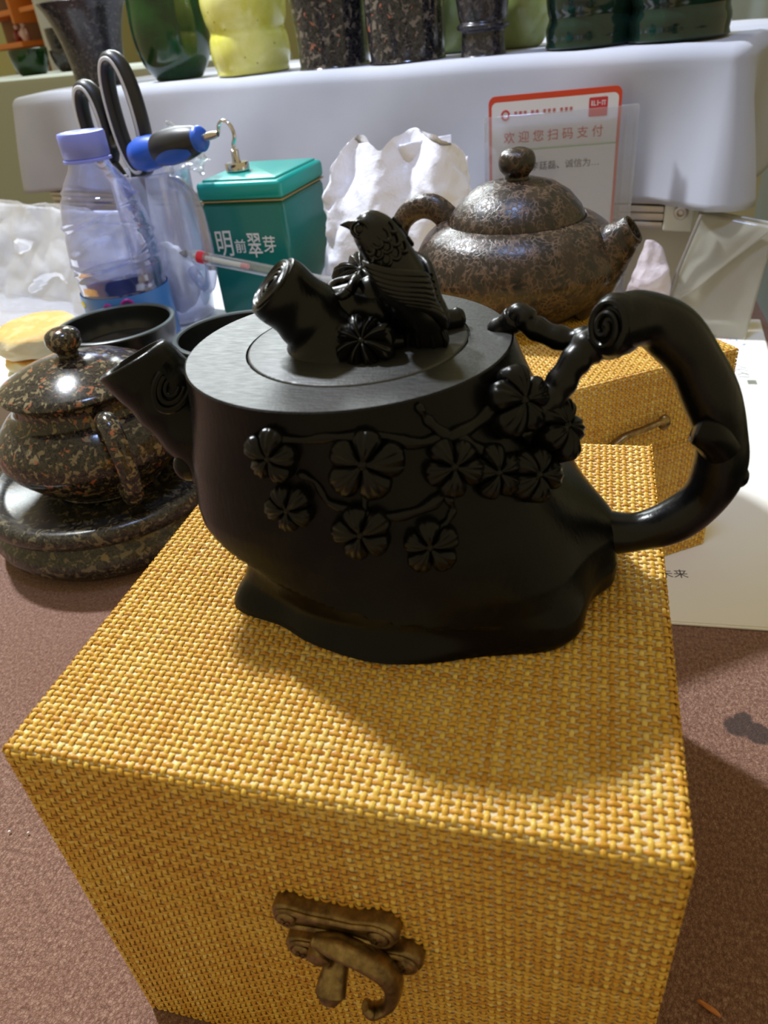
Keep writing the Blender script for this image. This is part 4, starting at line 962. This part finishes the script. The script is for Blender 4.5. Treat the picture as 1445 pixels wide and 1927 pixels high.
bg = wroot('plastic_bag', 'crumpled white plastic bag between the teal tin and the payment sign', 'bag', BGC)
mb.build('bag_body', M['bag'], bg, sharp=32)
def sheet(rootobj, name, corners, nu, nv, amp, sc, mat, seed):
    """crumpled sheet spanned over four corners"""
    a, b, c, d = (Vector(p) for p in corners); mb = MB(); rs = []
    for i in range(nv+1):
        v = i/nv; ring = []
        for j in range(nu+1):
            u = j/nu; p = (a.lerp(b, u)).lerp(d.lerp(c, u), v); q = p*sc+Vector((seed, 0, 0))
            k = mn.voronoi(q)[0]; p = p+Vector((.3*mn.noise(q+Vector((3, 1, 7))), -1, .3*mn.noise(q)))*amp*((k[1]-k[0])*.9+mn.noise(q*.7))
            ring.append(p)
        rs.append(ring)
    mb.rings(rs, False); o = mb.build(name, mat, rootobj, sharp=35); sm = o.modifiers.new('thickness', 'SOLIDIFY'); sm.thickness = .0006; return o
sheet(bg, 'bag_ear', [(-.036, .512, .010), (.026, .520, .006), (.0250, .524, .065), (-.014, .520, .061)], 26, 26, .006, 60, M['bag'], 4)
sheet(bg, 'bag_ear', [(-.078, .520, .000), (-.030, .515, .030), (-.040, .528, .056), (-.055, .532, .059)], 24, 24, .006, 65, M['bag'], 8)
sheet(bg, 'bag_ear', [(.000, .530, -.010), (.036, .540, -.012), (.034, .548, .046), (.012, .544, .038)], 20, 24, .005, 60, M['bag'], 15)

# clear bag lying at the left edge
cb = wroot('clear_bag', 'clear plastic bag with white papers at the left edge', 'bag', (-.42, .55, RZ))
sheet(cb, 'paper_inside', [(-.56, .60, RZ+.006), (-.275, .52, RZ+.004), (-.285, .545, .018), (-.54, .64, .020)], 30, 24, .014, 22, M['tissue'], 2)
sheet(cb, 'film', [(-.60, .57, RZ+.004), (-.262, .485, RZ+.003), (-.268, .520, .022), (-.56, .63, .030)], 44, 34, .016, 26, M['clearbag'], 5)
sheet(cb, 'film_fold', [(-.54, .50, RZ+.003), (-.262, .455, RZ+.003), (-.262, .50, RZ+.012), (-.54, .565, RZ+.016)], 40, 16, .009, 30, M['clearbag'], 11)

# ------------------------------------------------------------------ things on the right
RP = thing('teapot', 'brown veined stone teapot with ball knob on the rear straw box', 'teapot', (.0905, .357, -.0140))
RP.scale = (.93, .93, 1.13)
mb = MB(); mb.lathe(crv2([(.001, 0), (.036, 0), (.041, .002), (.0535, .010), (.0635, .0225), (.0630, .032), (.0565, .0415), (.0480, .0468), (.0425, .0484)], 60)+[(.0415, .0478), (.0405, .0460), (.001, .0455)], 96, cap0=True, cap1=True); mb.build('body', M['vein'], RP, sharp=60)
mb = MB(); mb.lathe([(.001, .0462), (.0395, .0462), (.0412, .0476), (.0410, .0492), (.0385, .0530), (.0320, .0590), (.0230, .0638), (.0120, .0662), (.0085, .0664)], 96, cap0=True, cap1=True); l2 = mb.build('lid', M['vein'], RP, sharp=50)
mb = MB(); mb.lathe(crv2([(.0086, .0655), (.0072, .0670), (.0074, .0682), (.0100, .0707), (.0110, .0742), (.0094, .0780), (.0050, .0800), (.0006, .0806)], 30), 40, cap0=True, cap1=True); mb.build('knob', M['vein'], l2)
az = R(-14); ca, sa = math.cos(az), math.sin(az)
P = crv([(.036, .0200), (.050, .0275), (.0590, .0340), (.0655, .0395), (.0700, .0435)], 26); rr = [itp(i/25, [(0, .0240), (.3, .0180), (.6, .0118), (.85, .0086), (1, .0080)]) for i in range(26)]
mb = MB(); mb.tube([(p[0]*ca, p[0]*sa, p[1]) for p in P], rr, 28, False)
end = [Vector(p) for p in mb.v[-28:]]; c_ = sum(end, Vector())/28; ax = Vector((P[-1][0]*ca-P[-3][0]*ca, P[-1][0]*sa-P[-3][0]*sa, P[-1][1]-P[-3][1])).normalized()
mb.rings([end, [c_+(p-c_)*.93+ax*.0010 for p in end], [c_+(p-c_)*.74+ax*.0010 for p in end], [c_+(p-c_)*.68-ax*.001 for p in end], [c_+(p-c_)*.62-ax*.016 for p in end]], True, False, True); mb.build('spout', M['vein'], RP, sharp=50)
az = R(172); ca, sa = math.cos(az), math.sin(az)
P = crv([(.040, .0445), (.052, .0530), (.064, .0535), (.0745, .0475), (.0790, .0370), (.0770, .0250), (.0680, .0150), (.0560, .0130)], 40)
mb = MB(); mb.tube([(p[0]*ca, p[0]*sa, p[1]) for p in P], [itp(i/39, [(0, .0075), (.25, .0062), (.75, .0058), (1, .0068)]) for i in range(40)], 20); mb.build('handle', M['vein'], RP)

# payment sign in an acrylic stand
SG_ = thing('payment_sign', 'clear acrylic stand holding a red bordered payment card', 'sign', (.0322, .6572, TZ+.0022), math.atan2(.1121, .9937))
SZ = -(TZ+.0022)      # local height of world z = 0
SW, SHh = .1355, .060+SZ
def slab(x0, x1, y0, y1, z0, z1, name, mat, b=.0006): return MB().box(x0, x1, y0, y1, z0, z1, b).build(name, mat, SG_, sharp=50)
slab(0, SW, 0, .0022, .004, SHh, 'front_sheet', M['acrylic']); slab(0, SW, .0075, .0097, .004, SHh, 'back_sheet', M['acrylic'])
slab(0, .0030, .0022, .0075, .004, SHh-.003, 'side_rib', M['acrylic']); slab(SW-.0030, SW, .0022, .0075, .004, SHh-.003, 'side_rib', M['acrylic']); slab(SW-.0120, SW-.0100, .0022, .0075, .004, SHh-.003, 'side_rib', M['acrylic'])
slab(-.004, SW+.004, -.020, .030, 0, .004, 'foot', M['acrylic'])
def rrect(x0, x1, z0, z1, r, n=6):
    out = []
    for cx, cz, a0 in ((x1-r, z1-r, 0), (x0+r, z1-r, 90), (x0+r, z0+r, 180), (x1-r, z0+r, 270)):
        for j in range(n+1): a = R(a0+90*j/n); out.append((cx+r*math.cos(a), cz+r*math.sin(a)))
    return out
def plate(pts, y0, y1, name, mat, parent):
    mb = MB(); mb.rings([[(x, y0, z) for x, z in pts], [(x, y1, z) for x, z in pts]], True, True, True); return mb.build(name, mat, parent, smooth=False)
cdp = plate(rrect(.0045, .1205, .020, .0755+SZ, .006), .0060, .0072, 'card_border', M['red_border'], SG_)
plate(rrect(.0072, .1178, .022, .0705+SZ, .0045), .0056, .0059, 'card_face', M['card'], cdp)
inn = plate(rrect(.0237, .1178, .020, .0300+SZ, .0005), .0046, .0052, 'name_card', M['card'], SG_)
plate([(.0237, .0300+SZ), (.1178, .0300+SZ), (.1178, .0310+SZ), (.0237, .0310+SZ)], .0044, .0052, 'green_line', M['green_line'], inn)
def stxt(body, x, z, size, mat, parent, y, bold=0.0): return text_mesh('lettering', body, size, mat, parent, Matrix.Translation((x, y, z)) @ Matrix.Rotation(R(90), 4, 'X'), bold)
stxt('欢 迎 您 扫 码 支 付', .0620, .0405+SZ, .0102, M['red_ink'], cdp, .0054, .00004)
stxt('李廷磊、诚信为…', .0735, .0155+SZ, .0078, M['black_ink'], inn, .0045, .00003)
stl = plate(rrect(.0925, .1085, .0530+SZ, .0680+SZ, .0010), .0052, .0055, 'red_seal', M['red_ink'], cdp)
mb = MB()      # seal: worn carved marks, too blurred to read in the photograph
for x0, x1, z0, z1 in ((.0945, .0955, .0615, .0655), (.0960, .0985, .0615, .0622), (.0965, .0972, .0625, .0655), (.0995, .1002, .0615, .0655), (.1005, .1025, .0632, .0638), (.1032, .1068, .0645, .0652), (.1035, .1042, .0615, .0640), (.1055, .1062, .0615, .0640)): mb.box(x0, x1, .0048, .0052, z0+SZ, z1+SZ)
mb.build('seal_marks', M['card'], stl)
mb = MB(); pts = [(.0195+.0032*math.cos(a), .0054, .0598+SZ+.0036*math.sin(a)) for a in (2*math.pi*i/24 for i in range(25))]; mb.tube(pts, .0008, 8); mb.build('round_logo', M['red_ink'], cdp)
mb = MB(); rd = random.Random(5); x = .027     # a blurred line of small red characters
for grp in (3, 2, 3, 3):
    for k in range(grp):
        for q in range(3): mb.box(x+.0002, x+.0030, .0052, .0055, .0590+SZ+.0013*q, .0595+SZ+.0013*q)
        mb.box(x+.0013, x+.0018, .0052, .0055, .0588+SZ, .0622+SZ); x += .0042
    x += .0022
mb.build('small_print', M['red_ink'], cdp)

# translucent plastic sheet hanging from the cloth hem at the right
fs_ = wroot('plastic_sheet', 'milky plastic sheet hanging below the right corner of the white cloth', 'plastic sheet', tuple(bk(.61, -.02, TZ)))
sheet(fs_, 'film', [bk(.576, -.030, TZ+.002), bk(.644, -.026, TZ+.002), bk(.650, -.012, -.036), bk(.586, -.010, -.026)], 30, 30, .003, 20, M['film'], 3)
sheet(fs_, 'film_fold', [bk(.572, -.0345, -.112), bk(.576, -.034, -.108), bk(.652, -.018, -.038), bk(.588, -.016, -.028)], 24, 24, .004, 30, M['film'], 9)
mb = MB(); mb.tube([bk(.590, -.026, -.028), bk(.578, -.034, -.075), bk(.571, -.035, -.110), bk(.575, -.033, TZ+.003)], .0016, 8); mb.build('sheet_edge', plain('grey_plastic_edge', (.22, .20, .18), .4), fs_)
# pinkish bag between the sign and the plastic sheet
pb = bk(.553, -.040, TZ+.032); mb = MB(); mb.ellipsoid((0, 0, 0), (.018), .016, .046, 60, 44); crumple(mb, .008, 38, 6, .002)
M['pinkbag'] = mk_bag('pinkish_white_plastic', (.60, .53, .56)); zmin = min(p[2] for p in mb.v); o = mb.build('plastic_bag', M['pinkbag'], sharp=32); o.location = (pb.x, pb.y, TZ+.0006-zmin)
tag(o, 'pinkish white plastic bag between the payment sign and the hanging sheet', 'bag')

# white papers under the rear box
pp = wroot('paper_sheets', 'white printed paper sheets under the rear straw box', 'paper', (.22, .45, TZ))
def paper(z0, z1, q, name):
    mb = MB(); mb.add([(x, y, z) for z in (z0, z1) for x, y in q], [(3, 2, 1, 0), (4, 5, 6, 7), (0, 1, 5, 4), (1, 2, 6, 5), (2, 3, 7, 6), (3, 0, 4, 7)]); return mb.build(name, M['paper'], pp, smooth=False)
paper(TZ+.0005, TZ+.0013, [(.137, .2235), (.268, .2285), (.2990, .6860), (.170, .6840)], 'sheet')
ps = paper(TZ+.0014, TZ+.0020, [(.136, .2245), (.2675, .2300), (.2975, .6850), (.169, .6830)], 'sheet')
ZP = TZ+.00205
text_mesh('lettering', '未来', .0082, M['black_ink'], ps, Matrix.Translation((.1895, .2665, ZP)) @ Matrix.Rotation(R(6), 4, 'Z') @ Matrix.Diagonal((1.0, 1.0, .3, 1)), 0)
def scrib(strokes, mat, rad, nm):
    mb = MB()
    for st in strokes: mb.tube([(x, y, ZP) for x, y in (crv([(a, b, 0) for a, b in st], 12) if len(st) > 2 else [(a, b, 0) for a, b in st]) for x, y in [(x, y)]] if False else [(p[0], p[1], ZP) for p in (crv([(a, b, 0) for a, b in st], 12))], rad, 6, True, .25)
    mb.build(nm, mat, ps)
scrib([[(.2565, .628), (.2585, .641), (.2600, .641), (.2625, .627)]], M['pink_ink'], .0006, 'drawn_stroke')
scrib([[(.2645, .628), (.2655, .640), (.2690, .636), (.2700, .626)], [(.2735, .617), (.2765, .618)]], M['blue_ink'], .0006, 'drawn_stroke')
scrib([[(.2590, .572), (.2600, .577), (.2650, .566), (.2695, .563)], [(.2590, .557), (.2640, .561), (.2700, .557)], [(.2600, .548), (.2650, .552), (.2690, .547)], [(.2625, .560), (.2650, .553), (.2700, .550)], [(.2610, .545), (.2690, .544)]], M['grey_ink'], .0004, 'drawn_stroke')
scrib([[(.2660, .5300+.0022*k), (.2695, .5302+.0022*k), (.2730, .5300+.0022*k)] for k in range(4)], plain('faint_grey_green_ink', (.42, .45, .38), .7), .0008, 'faded_stamp')

# crumbs on the brown cloth
def crumb(label, x, y, k, mat, e=(1, 1, 1), rz=0):
    mb = MB(); mb.ellipsoid((0, 0, 0), .001*k*e[0], .001*k*e[1], .0008*k*e[2], 12, 8, Matrix.Rotation(rz, 3, 'Z')); crumple(mb, .0003*k, 900/k, k); o = mb.build('crumb', mat); o.location = (x, y, TZ+.0007*k*e[2]+.0004); tag(o, label, 'crumb', 'crumbs on the brown cloth')
crumb('orange sliver on the brown cloth right of the front box', .1852, .0385, 1.6, plain('orange_bit', (.55, .20, .05), .5), (2.6, .6, .8), R(-28))
crumb('white crumb on the brown cloth at the left edge', -.0985, .0498, .7, M['card']); crumb('second white crumb, nearer the front box', -.0895, .0510, .6, M['card'])

for o in bpy.data.objects:
    if '_o' in o: del o['_o']
